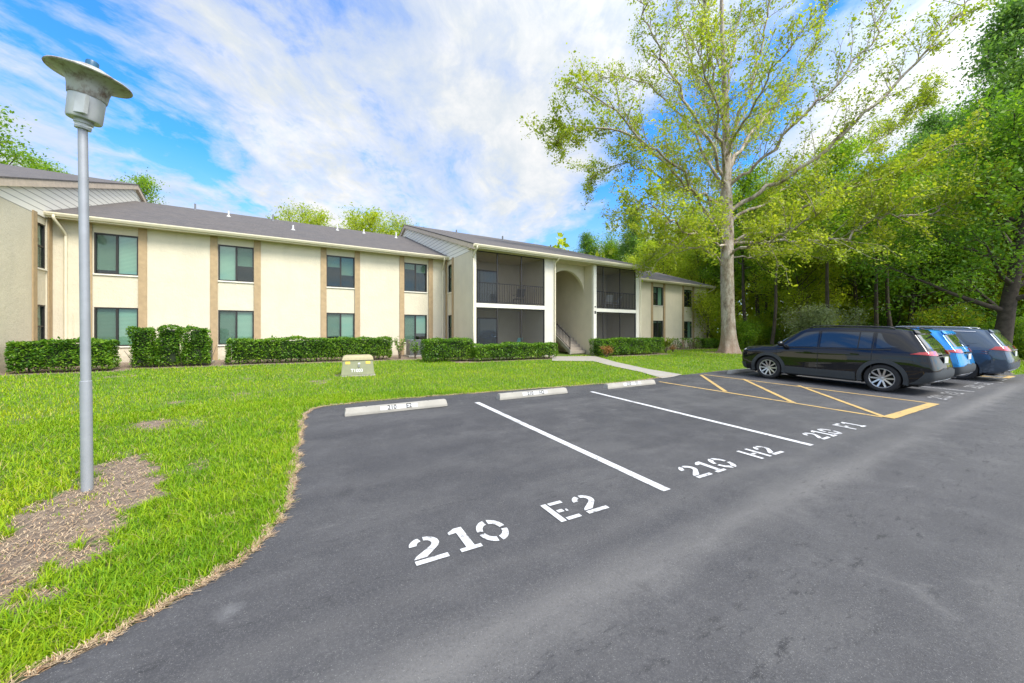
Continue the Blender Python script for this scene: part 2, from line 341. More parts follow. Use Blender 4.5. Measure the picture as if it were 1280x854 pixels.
def paint(name,col,wear):
    m,nt=mat(name); t=NT(nt); co=t.n('ShaderNodeTexCoord').outputs['Object']
    f=t.ramp(t.math('ADD',t.math('MULTIPLY',t.noise(co,38,6,.8),.55),t.math('MULTIPLY',t.noise(co,6,4,.7),.45)),[(wear-.06,1.),(wear+.02,0.)])
    c=t.mix(t.noise(co,3,4),[x*.88 for x in col],col); c=t.mix(f,c,(.12,.118,.118))
    t.out(t.pbr(Base_Color=c,Roughness=.7,Normal=t.bump(t.noise(co,95,4,.8),.5,.005))); return m
M['wpaint']=paint('white_paint',(.60,.60,.60),.452); M['wpaint_old']=paint('old_white_paint',(.42,.42,.42),.485); M['ypaint']=paint('yellow_paint',(.54,.36,.12),.46)
PD=np.array([(376-CX)/F,1.0]); PD/=np.linalg.norm(PD); PU=np.array([PD[1],-PD[0]])
nm_i=[0]
def stripe(a,b,w,m,dz=.009,name='painted_line'):
    a=np.array(a)[:2]; b=np.array(b)[:2]; d=b-a; d/=np.linalg.norm(d); s=np.array([-d[1],d[0]])*w/2
    n=14; L=[a+(b-a)*i/n for i in range(n+1)]
    return sheet(name,[p-s*(1+RNG.normal(0,.03)) for p in L]+[p+s*(1+RNG.normal(0,.03)) for p in L[::-1]],dz,m)
stripe(G(834,614),G(596,503.5),.105,M['wpaint']); stripe(G(1015,557.5),G(739,490),.105,M['wpaint'])
for nx,ny in ((1218,490.3),(1254,478.8)):
    a=G(nx,ny)[:2]; stripe(a,a+PD*5.1,.105,M['wpaint_old'])
YA,YB=G(1110,523),G(1168,505)
yf=G(824,477.5); yb=G(880,468.6)
stripe(YA[:2]+(yf-YA)[:2]*.015,yf,.10,M['ypaint']); stripe(YB[:2]+(yb-YB)[:2]*.02,yb,.10,M['ypaint'])
stripe(YA,YB,.17,M['ypaint'],.013); 
for a,b in (((876,469),(907,490)),((929,474.3),(993,504.5)),((998,482.4),(1106,522))): stripe(G(*a),G(*b),.10,M['ypaint'],.012)
# hatching beyond the third car
s0=G(1266,470.5)[:2]; stripe(s0,s0+PD*5.,.10,M['ypaint']); s1=s0-PU*1.35; stripe(s1,s1+PD*5.,.10,M['ypaint']); stripe(s1,s0,.15,M['ypaint'],.013); stripe(s1+PD*.3,s0+PD*1.9,.1,M['ypaint'],.012); stripe(s1+PD*2.,s0+PD*3.6,.1,M['ypaint'],.012)
# ---- stencil letters: polygons in a .6 x 1 cell
def arc(cx,cy,r0,r1,a0,a1,sx=1.,n=8):
    A=[R(a0+(a1-a0)*i/n) for i in range(n+1)]
    return [(cx+sx*r1*math.cos(a),cy+r1*math.sin(a)) for a in A]+[(cx+sx*r0*math.cos(a),cy+r0*math.sin(a)) for a in A[::-1]]
def q(*p): return list(p)
GL={'2':[q((0,0),(.62,0),(.62,.15),(0,.15)), arc(.31,.70,.15,.30,105,180,.98), q(*(arc(.31,.70,.0,.30,-38,82,.98)[:9]+[(.33,.85)]+[(.31+.147*math.cos(R(a)),.70+.15*math.sin(R(a))) for a in (70,40,10,-20,-45)]+[(.02,.20),(.0,.20)]+[(.22,.20),(.50,.47)]))],
 '1':[q((.06,0),(.50,0),(.50,.13),(.37,.13),(.37,1),(.20,1),(.04,.88),(.04,.78),(.20,.80),(.20,.13),(.06,.13))],
 '0':[arc(.31,.5,.30,.5,a,a+74,.64) for a in (8,98,188,278)],
 'E':[q((0,0),(.15,0),(.15,1),(0,1)),q((.20,0),(.58,0),(.58,.14),(.20,.14)),q((.20,.86),(.58,.86),(.58,1),(.20,1)),q((.20,.43),(.36,.43),(.36,.57),(.20,.57)),q((.41,.42),(.47,.40),(.47,.52),(.43,.52))],
 'H':[q((0,0),(.15,0),(.15,1),(0,1)),q((.47,0),(.62,0),(.62,1),(.47,1)),q((.20,.43),(.42,.43),(.42,.57),(.20,.57))],
 'F':[q((0,0),(.15,0),(.15,1),(0,1)),q((.20,.86),(.58,.86),(.58,1),(.20,1)),q((.20,.43),(.45,.43),(.45,.57),(.20,.57))],
 'G':[arc(.31,.5,.30,.5,a,b,.64) for a,b in ((50,130),(140,220),(230,310))]+[q((.33,.30),(.56,.30),(.56,.45),(.33,.45)),q((.44,.16),(.56,.2),(.56,.27),(.44,.27))]}
GL['2'][2]=[(.31+.29*math.cos(R(a)),.70+.30*math.sin(R(a))) for a in (84,60,36,12,-12,-36)]+[(.24,.20),(.0,.20),(.06,.30),(.38,.56)]+[(.31+.14*math.cos(R(a)),.70+.15*math.sin(R(a))) for a in (-30,0,30,60,84)]
def glyphs(txt):
    x=0; out=[]
    for i,c in enumerate(txt):
        if c==' ': x+=1.0; continue
        out+=[[(px+x,py) for px,py in pl] for pl in GL[c]]; x+=.60 if c=='1' else .80
    return out,x-.18
def stencil(txt,a,b,h,m,updir=None,name='stencilled_lettering',gapw=None):
    a=np.array(a)[:2]; b=np.array(b)[:2]; pl,w=glyphs(txt); X=(b-a)/w; Y=(updir if updir is not None else PD)*h
    mb=MB()
    for poly in pl:
        V=[]
        for x,y in poly: p=a+X*x+Y*y; V.append((p[0],p[1],gz(p)+.010))
        mb.add(V,[tuple(range(len(V)))])
    o=mb.build(name,m); return tag(o,kind='structure')
for tx,a,b in (('210 E2',(520.8,709.4),(761.9,636)),('210 H2',(874.2,599),(980.7,566)),('210 F1',(1030.5,550.3),(1082.6,533.5)),('210 F2',(1182.5,500.2),(1205.8,492.4)),('210 G1',(1224.6,486),(1241.9,480.2)),('210 G2',(1254,476.4),(1269,472))):
    stencil(tx,G(*a),G(*b),.305 if a[0]<1100 else .33,M['wpaint'] if a[0]<1100 else M['wpaint_old'])
# ================================================================ wheel stops
def text_mesh(name,txt,size,m,parent,loc,rot,ext=.002,label=None):
    cu=bpy.data.curves.new(name,'FONT'); cu.body=txt; cu.size=size; cu.align_x='CENTER'; cu.align_y='CENTER'; cu.extrude=ext; cu.offset=size*.02
    o=bpy.data.objects.new(name,cu); COL.objects.link(o); bpy.context.view_layer.update()
    me=bpy.data.meshes.new_from_object(o.evaluated_get(bpy.context.evaluated_depsgraph_get())); bpy.data.objects.remove(o)
    c=link(name,me,m,parent); c.location=loc; c.rotation_euler=rot; return c
M['blackpaint']=simple('black_lettering',(.03,.03,.03),.7); M['patch']=paint('white_patch',(.6,.6,.59),.36); M['rebar']=simple('steel_pin',(.12,.10,.09),.6,.5)
stops=[((432,521),(559,509),'210  E2','nearest to the lamp post, marked 210 E2 on its white patch'),((624,500),(711,493),'210  H2','middle one of the three empty stalls, marked 210 H2'),((757,487),(822,481),'210  F1','beside the yellow hatched zone, marked 210 F1')]
lab=['long weathered concrete wheel stop at the head of the stall painted 210 E2','weathered concrete wheel stop at the head of the stall painted 210 H2','pale concrete wheel stop at the head of the stall painted 210 F1','concrete wheel stop in front of the black SUV']
SA=math.atan2(PU[1],PU[0])
def wheel_stop(c,txt,label):
    c=np.array([c[0],c[1],gz(c[:2])+.004]); root=empty('wheel_stop',c,SA); root.rotation_euler=(0,0,SA)
    b=MB(); prof=[(-.085,0),(.085,0),(.085,.045),(.055,.125),(-.055,.125),(-.085,.045)]; L=.905
    n=len(prof); V=[(-L+(.02 if z>.05 else 0),y,z) for y,z in prof]+[(L-(.02 if z>.05 else 0),y,z) for y,z in prof]
    b.add(V,[tuple(range(n)),tuple(range(2*n-1,n-1,-1))]+[(i,n+i,n+(i+1)%n,(i+1)%n) for i in range(n)])
    b.build('block',M['stopcon'],root,bevel=.006)
    for sx in (-.55,.55): MB().lathe([(0,.1275),(.014,.1275),(.014,.1255)],12,(sx,0,0)).build('steel_pin',M['rebar'],root)
    if txt:
        w=.33; f=lambda y:(y); sl=math.atan2(.08,.03)
        p=MB().add([(-w,-.0835,.052),(w,-.0835,.052),(w,-.0590,.117),(-w,-.0590,.117)],[(0,1,2,3)]).build('white_patch',M['patch'],root)
        for wd,xo in zip(txt.split(),(-.13,.17)): text_mesh('painted_lettering',wd,.105,M['blackpaint'],p,(xo,-.0738,.085),(sl,0,0),.0005)
    tag(root,label,'wheel stop','concrete wheel stops at the head of the stalls')
for (a,b,tx,_),lb in zip(stops,lab):
    c=(G(*a)+G(*b))[:2]/2+PD*.085; wheel_stop(c,tx,lb)
C1=G(1102,490)[:2]-PD*0+PU*.86                       # black SUV: point under its rear axle
wheel_stop(C1+PD*3.95,None,lab[3])
# ================================================================ lamp post
def lamp():
    g=G(109,612); root=empty('street_lamp',g); root.rotation_euler=(0,R(-.7),0)
    m=simple('galvanised_pole',(.33,.345,.37),.55,.3,var=.1,nscale=5,dirt=((.26,.25,.22),4,.62),bump=.1)
    mw=simple('weathered_white_enamel',(.40,.405,.35),.55,var=.12,nscale=5,dirt=((.15,.10,.07),6,.46)); mg=simple('grey_ballast',(.48,.50,.50),.5,.2,dirt=((.25,.2,.16),8,.62))
    s=3.40/460
    H=1.57+(415-162)*s-g[2]                 # pole top under the collar
    MB().tube([(0,0,-.02),(0,0,1.0)],.040,20).build('pole_base',m,root,smooth=False,auto=True)
    MB().tube([(0,0,1.0),(0,0,1.004),(0,0,H)],[.040,.0345,.032],20).build('pole',m,root,auto=True)
    h=empty('lamp_head',(0,0,H),0); h.parent=root; h.rotation_euler=(0,R(9),0)
    h.scale=(.63,.63,.80)
    c=MB().lathe([(0,0),(.085,0),(.085,.05),(.10,.06),(.10,.10),(0,.10)],28).build('collar',mg,h,auto=True)
    MB().bar((-.0,-.13,.02),(.17,-.02,.02),.008).build('set_screw',mg,h)
    MB().lathe([(0,.10),(.175,.10),(.185,.115),(.19,.36),(.0,.36)],36).build('ballast_housing',mg,h,auto=True)
    MB().box(.05,.20,-.185,-.13,.13,.34).build('cover_plate',mg,h,bevel=.004)
    MB().lathe([(.0,.36),(.20,.36),(.205,.38),(.214,.455),(.226,.495),(.255,.53),(.31,.555),(.38,.572),(.435,.580),(.442,.590),(.435,.600),(.35,.625),(.16,.70),(0,.715)],48).build('bell_shade',mw,h,auto=True)
    MB().lathe([(0,.69),(.07,.69),(.07,.775),(.06,.79),(0,.79)],20).build('photocell',simple('blue_photocell',(.015,.09,.17),.4),h,auto=True)
    # lamp head parts belong to the head, the head to the pole
    tag(root,'grey metal lamp post with a rusty flared bell shade standing in the lawn','street lamp')
lamp()
# ================================================================ transformer box
def transformer():
    a=G(426,471); b=G(468.5,470); c=(a+b)/2; w=np.linalg.norm((b-a)[:2])
    ang=math.atan2((b-a)[1],(b-a)[0])+R(6); root=empty('transformer_box',c,ang); root.location.z=gz(c[:2])
    g=simple('olive_green_enamel',(.25,.255,.15),.6,var=.08,dirt=((.36,.30,.18),6,.62)); lid=simple('faded_tan_lid',(.38,.33,.19),.65,dirt=((.35,.33,.2),7,.6))
    W=w/2-.01; D=.75; H=.60
    MB().cbox(-W-.03,W+.03,-.03,D+.05,-.05,.035,.01).build('base_pad',M['concrete'],root)
    b=MB(); b.add([(-W,0,.035),(W,0,.035),(W,D,.035),(-W,D,.035),(-W+.045,.07,H-.10),(W-.045,.07,H-.10),(W-.045,D,H-.10),(-W+.045,D,H-.10)],[(0,1,5,4),(1,2,6,5),(2,3,7,6),(3,0,4,7),(4,5,6,7),(0,3,2,1)])
    body=b.build('cabinet',g,root,bevel=.012)
    l=MB(); x0=-W+.02;x1=W-.02
    l.add([(x0,.035,H-.13),(x1,.035,H-.13),(x1,D+.02,H-.13),(x0,D+.02,H-.13),(x0+.02,.06,H-.04),(x1-.02,.06,H-.04),(x1-.02,D,H-.03),(x0+.02,D,H-.03),(x0+.09,.14,H+.01),(x1-.09,.14,H+.01),(x1-.09,D-.06,H+.01),(x0+.09,D-.06,H+.01)],
        [(0,1,5,4),(1,2,6,5),(2,3,7,6),(3,0,4,7),(4,5,9,8),(5,6,10,9),(6,7,11,10),(7,4,8,11),(8,9,10,11),(0,3,2,1)]); l.build('hinged_lid',lid,root,bevel=.014)
    ylw=simple('yellow_warning_label',(.72,.5,.08),.5,var=.05); wh=simple('white_label',(.75,.75,.74),.5)
    def face(z): return .0+(z-.035)/(H-.135)*.07-.004
    for x in (-W+.18,W-.18):
        zz=(H-.235,H-.155); MB().add([(x-.065,face(zz[0]),zz[0]),(x+.065,face(zz[0]),zz[0]),(x+.065,face(zz[1]),zz[1]),(x-.065,face(zz[1]),zz[1])],[(0,1,2,3)]).build('warning_label',ylw,root)
    MB().add([(0,face(.36),.36),(.06,face(.36),.36),(.06,face(.40),.40),(0,face(.40),.40)],[(0,1,2,3)]).build('small_label',wh,root)
    MB().box(.0,.05,.02,.05,.27,.34).build('latch',simple('grey_latch',(.25,.25,.24),.5),root)
    t=text_mesh('stencilled_lettering','T1003',.13,wh,root,(-.03,face(.17)-.003,.17),(math.atan2(H-.135,.07),0,0),.001)
    tag(root,'squat olive green utility transformer box with a faded tan lid on the lawn','transformer box')
transformer()
# ================================================================ apartment building
B=empty('apartment_building',(P0[0],P0[1],0),ANG)
tag(B,'long two storey cream stucco apartment building with tan pilasters and screened balconies','apartment building')
ZT=5.50; ZF=.30; Z0=-.4
FV=-3.405; LU=-1.0; CU0,CU1=13.36,24.95; RU=37.67
bays=[(0.,1.16,-.27,1.41),(3.53,4.73,3.28,4.98),(7.51,8.73,7.27,8.97),(11.10,12.32,10.86,12.63)]
rb=[(26.3,27.5,26.05,27.75),(30.68,31.91,30.40,32.16),(34.65,35.78,34.38,36.08)]
W=MB(); WIN=[]
WZ=((1.04,2.47),(3.68,5.17)); TH=.22
def wing_wall(u0,u1,bays):
    cur=u0
    for w0,w1,p0,p1 in bays:
        W.box(cur,p0+.12,0,TH,Z0,ZT)                   # plain stucco panel runs under the pilaster
        a,b=p0+.12,p1-.12
        W.box(a,w0,.03,TH,Z0,ZT); W.box(w1,b,.03,TH,Z0,ZT)
        W.box(w0,w1,.03,TH,Z0,WZ[0][0]); W.box(w0,w1,.03,TH,WZ[0][1],WZ[1][0]); W.box(w0,w1,.03,TH,WZ[1][1],ZT)
        cur=b
    W.box(cur,u1,0,TH,Z0,ZT)
wing_wall(LU,CU0,bays); wing_wall(CU1,RU,rb)
W.box(RU,RU+.001+TH,0,15.8,Z0,ZT)
W.box(LU,RU,15.8,16.,Z0,ZT)
PIL=MB
def pilaster(p0,p1,y=-.035,z0=Z0,z1=5.47): PIL().box(p0,p1,y,-.001,z0,z1).build('pilaster',M['tan'],B,bevel=.006)
for w0,w1,p0,p1 in bays+rb: pilaster(p0,p0+.24); pilaster(p1-.24,p1)
# generic window in local frame along +x at y, facing -y ; T maps local->building
def window(T,w,z0,z1,dark=False,blindcol='blind',scr=1,single=False,blind_on=(1,1)):
    h=z1-z0; fr=MB()
    def add(mb,x0,x1,y0,y1,a,b):
        V=[T(x,y,z) for x,y,z in [(x0,y0,a),(x1,y0,a),(x1,y1,a),(x0,y1,a),(x0,y0,b),(x1,y0,b),(x1,y1,b),(x0,y1,b)]]
        mb.add(V,[(0,3,2,1),(4,5,6,7),(0,1,5,4),(1,2,6,5),(2,3,7,6),(3,0,4,7)])
    k=.045
    add(fr,0,w,.0,.07,z0,z0+k); add(fr,0,w,.0,.07,z1-k,z1); add(fr,0,k,.0,.07,z0+k,z1-k); add(fr,w-k,w,.0,.07,z0+k,z1-k)
    if single: add(fr,k,w-k,.01,.06,(z0+z1)/2-.025,(z0+z1)/2+.025)
    else: add(fr,w/2-.03,w/2+.03,.012,.062,z0+k,z1-k)
    f=fr.build('window',M['bronze'],B)
    half=w/2
    for i in (0,1):
        a,b=(k,half-.03) if i==0 else (half+.03,w-k)
        za,zb=z0+k,z1-k
        if single: a,b=k,w-k; za,zb=((z0+k,(z0+z1)/2-.025),((z0+z1)/2+.025,z1-k))[i]
        g=MB().add([T(a,.036+.012*i,za),T(b,.036+.012*i,za),T(b,.036+.012*i,zb),T(a,.036+.012*i,zb)],[(0,1,2,3)]).build('pane',M['glass'],f)
        if i!=scr and not single: pass
        if (i==0 and scr==0) or (i==1 and scr==1) or scr==2:
            MB().add([T(a,.014,za),T(b,.014,za),T(b,.014,zb),T(a,.014,zb)],[(0,1,2,3)]).build('insect_screen',M['sashscreen'],f)
        if blind_on[i]:
            bb=MB(); add(bb,a,b,.105,.112,za+(0 if blind_on[i]==1 else (zb-za)*(1-blind_on[i])),zb); bb.build('blind',M[blindcol],f)
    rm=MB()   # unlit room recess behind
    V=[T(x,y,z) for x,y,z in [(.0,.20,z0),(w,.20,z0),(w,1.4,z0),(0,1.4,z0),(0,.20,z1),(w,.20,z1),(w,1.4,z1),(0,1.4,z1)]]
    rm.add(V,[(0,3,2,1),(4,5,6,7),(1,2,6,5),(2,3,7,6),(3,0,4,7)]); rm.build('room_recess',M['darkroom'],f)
    sl=MB(); add(sl,-.015,w+.015,-.06,.03,z0-.055,z0-.001); sl.build('sill',M['white'],f,bevel=.006)
pat=[((1,1),0),((1,1),0),((1,0),2),((1,1),1)]
cfg=[(((1,1),0),((.92,1),0)),(((1,.9),0),((1,.55),1)),(((.8,1),0),((.35,.6),2)),(((1,.7),0),((.2,.3),2)),
 (((1,1),2),((1,1),2)),(((.1,.1),2),((.3,1),0)),(((0,1),0),((.1,.1),2))]
for (w0,w1,p0,p1),cf in zip(bays+rb,cfg):
    for lv in (0,1):
        window(lambda x,y,z,w0=w0:(w0+x,.045+y,z),w1-w0,WZ[lv][0]+.002,WZ[lv][1]-.002,blind_on=cf[lv][0],scr=cf[lv][1])
# ---- blocks with the balconies: left one (mostly out of the frame) and the centre one
def side_wall(u,sgn):      # wall standing on plane u, facing sgn (+1 = +u)
    def sx(a,b): return (min(u,u-sgn*TH),max(u,u-sgn*TH),a,b)
    for (a,b) in ((FV,-1.16),(-1.16,-.90),(-.30,-.06),(-.06,16.)):
        if b>0: W.box(*sx(.222,15.8),Z0,ZT); W.box(*sx(-.06,-.002),Z0,ZT)
        else: W.box(*sx(a,b),Z0,ZT)
    a,b=-.90,-.30
    r=(u-sgn*.03,u-sgn*TH); x0,x1=min(r),max(r)
    W.box(x0,x1,a,b,Z0,WZ[0][0]); W.box(x0,x1,a,b,WZ[0][1],WZ[1][0]); W.box(x0,x1,a,b,WZ[1][1],ZT)
    for c,d in ((-1.16,-.93),(-.27,-.045)):
        x=(u,u+sgn*.035); PIL().box(min(x)+(0.001 if sgn>0 else 0),max(x)-(0.001 if sgn<0 else 0),c,d,Z0,5.47).build('pilaster',M['tan'],B,bevel=.006)
    for lv in (0,1):
        T=(lambda x,y,z:(u-.045-y,-.90+x,z)) if sgn>0 else (lambda x,y,z:(u+.045+y,-.30-x,z))
        window(T,.60,WZ[lv][0]+.002,WZ[lv][1]-.002,single=True,scr=0,blind_on=(1,.6))
side_wall(LU,1); side_wall(CU0,-1)
W.box(CU1-TH,CU1,-3.18,-.002,Z0,ZT); W.box(CU1-TH,CU1,.222,15.8,Z0,ZT)
W.box(LU-11.6,LU-TH-.001,FV,FV+TH,Z0,ZT)
for x0_,x1_,y0_,y1_ in ((17.57,18.12,FV,FV+.25),(CU0+.001,CU0+.10,FV-.003,FV+.2),(24.74,24.949,FV-.003,FV+.22)): MB().box(x0_,x1_,y0_,y1_,Z0,ZT-.02).build('front_column',M['stucco_white'],B)
W.box(17.58,18.28,FV+.252,3.0,Z0,ZT)                       # wall between balcony and stair hall
W.box(21.07,21.24,FV+.152,3.0,Z0,ZT)
# trims on the front
for a,b in ((CU0+.102,CU0+.19),(18.12,18.29),(21.04,21.27),(24.66,24.738)):
    MB().box(a,b,FV-.02,FV+.15,Z0,5.46).build('corner_trim',M['white'],B,bevel=.006)
# balcony bays
def bay(a,b,name_dir=1,mull=(),door=(.0,2.3)):
    for z0,z1 in ((2.74,2.94),):
        MB().box(a,b,FV+.0,FV+.12,z0,z1).build('floor_edge',M['white'],B,bevel=.008)
    MB().box(a,b,FV+.122,-.9,2.76,2.92).build('balcony_floor',M['soffit'],B)
    MB().box(a,b,FV+.02,-.9,.16,ZF).build('patio_slab',M['concrete'],B)
    W.box(a,b,-.9,-.7,Z0,ZT)
    MB().box(a,b,FV+.02,-.9,5.44,5.48).build('balcony_ceiling',M['soffit'],B)
    for lv,(z0,z1) in enumerate(((ZF,2.74),(2.94,5.44))):
        fr=MB(); k=.045; y0,y1=FV+.045,FV+.09
        fr.box(a,b,y0,y1,z1-k,z1); fr.box(a,b,y0,y1,z0,z0+k); fr.box(a,a+k,y0,y1,z0+k,z1-k); fr.box(b-k,b,y0,y1,z0+k,z1-k)
        for mu in mull: fr.box(a+(b-a)*mu-.025,a+(b-a)*mu+.025,y0,y1,z0+k,z1-k)
        if lv==0: fr.box(a+k,b-k,y0+.004,y1-.004,z0+.42,z0+.46)
        f=fr.build('screen_frame',M['bronze'],B)
        MB().add([(a,FV+.07,z0),(b,FV+.07,z0),(b,FV+.07,z1),(a,FV+.07,z1)],[(0,1,2,3)]).build('screen_mesh',M['screen'],f)
        # sliding glass door on the back wall
        d0,d1=a+door[0],a+door[1]; dz=z0+2.05; yb=-.9
        df=MB(); df.box(d0,d1,yb-.06,yb-.002,dz-.06,dz); df.box(d0,d0+.06,yb-.06,yb-.002,z0+.02,dz-.06); df.box(d1-.06,d1,yb-.06,yb-.002,z0+.02,dz-.06); df.box((d0+d1)/2-.035,(d0+d1)/2+.035,yb-.055,yb-.002,z0+.02,dz-.06)
        dd=df.build('sliding_door',M['bronze'],B)
        MB().add([(d0+.06,yb-.03,z0+.02),(d1-.06,yb-.03,z0+.02),(d1-.06,yb-.03,dz-.06),(d0+.06,yb-.03,dz-.06)],[(0,1,2,3)]).build('pane',M['glass_clear'],dd)
        MB().box(d0+.06,d1-.06,yb-.012,yb-.004,z0+.02,dz-.06).build('vertical_blind',M['vblind'],dd)
    r=MB(); yr=FV+.16; r.box(a,b,yr-.025,yr+.025,3.93,3.965); r.box(a,b,yr-.015,yr+.015,3.03,3.055)
    n=int((b-a)/.135)
    for i in range(1,n): x=a+(b-a)*i/n; r.box(x-.009,x+.009,yr-.009,yr+.009,3.055,3.93)
    r.build('railing',M['black_iron'],B)
b1=(CU0+.19,17.57); b2=(21.27,24.66)
mu1=[(fac(x,FV)-b1[0])/(b1[1]-b1[0]) for x in (622.4,652.6)]; mu2=[(fac(x,FV)-b2[0])/(b2[1]-b2[0]) for x in (754.9,775.9)]
bay(*b1,mull=mu1,door=(.0,2.55)); bay(*b2,mull=mu2,door=(.02,2.0))
# arch wall over the stair entry
ua,ub=18.28,21.07; va=-2.62; cu=(ua+ub)/2; rad=(ub-ua)/2-.02; zs=3.74
for_arch=MB(); n=28
ar=[(cu+rad*math.cos(math.pi-math.pi*i/n),zs+rad*math.sin(math.pi*i/n)) for i in range(n+1)]
for y0,y1 in ((va,va+.2),):
    V=[];Fs=[]
    for i,(x,z) in enumerate(ar):
        V+=[(x,y0,z),(x,y0,ZT),(x,y1,z),(x,y1,ZT)]
    for i in range(n):
        a=4*i;b=a+4; Fs+=[(a,b,b+1,a+1),(a+2,a+3,b+3,b+2),(a,a+2,b+2,b)]
    for_arch.add(V,Fs)
for_arch.build('entry_arch',M['stucco'],B)
W.box(ua,ub,3.0,3.2,Z0,ZT)
MB().box(ua,ub,FV+.15,3.,5.46,5.49).build('entry_ceiling',M['soffit'],B)
# stairs
st=MB(); su0,su1=19.92,21.05; r_,t_=.178,.27; v0=-2.75; nst=14
for i in range(nst): st.box(su0,su1,v0+i*t_,v0+(i+1)*t_+.03,ZF+.0+i*r_-(.0 if i==0 else .05),ZF+(i+1)*r_)
st.build('stair_steps',M['step'],B,bevel=.008)
sg=MB()
def para(x0,x1,va_,za,vb_,zb,h): sg.add([(x,v,z) for x in (x0,x1) for v,z in ((va_,za),(vb_,zb),(vb_,zb+h),(va_,za+h))],[(0,1,2,3),(7,6,5,4),(0,4,5,1),(1,5,6,2),(2,6,7,3),(3,7,4,0)])
para(su0-.09,su0-.002,v0-.02,ZF-.02,v0+nst*t_,ZF+(nst)*r_-.12,.24); sg.build('stair_stringer',M['concrete'],B)
W.build('wall',M['stucco'],B)
MB().box(ua,ub,v0+nst*t_,3.,2.70,2.88).build('upper_landing',M['step'],B)
rl=MB(); ur=su0-.045
def rp(v): return ZF+.2+(v-v0)/t_*r_
rl.bar((ur,v0+.05,rp(v0+.05)+.72),(ur,v0+nst*t_,rp(v0+nst*t_)+.72),.04,.035); rl.bar((ur,v0+.05,rp(v0+.05)+.08),(ur,v0+nst*t_,rp(v0+nst*t_)+.08),.025)
rl.box(ur-.022,ur+.022,v0+.02,v0+.064,ZF-.1,rp(v0)+.76)
for i in range(1,28): v=v0+.05+i*.135; rl.box(ur-.008,ur+.008,v-.008,v+.008,rp(v)+.07,rp(v)+.72)
rl.build('stair_railing',M['black_iron'],B)
# door number plates
pl=MB().box(21.10,21.21,FV-.032,FV-.0205,2.62,2.78).build('number_plate',M['black_iron'],B)
pl2=MB().box(21.115,21.195,FV-.032,FV-.0205,2.98,3.06).build('number_plate',M['black_iron'],B)
text_mesh('building_number','210',.30,M['blackpaint'],B,(37.05,-.004,3.02),(R(90),0,0),.003)
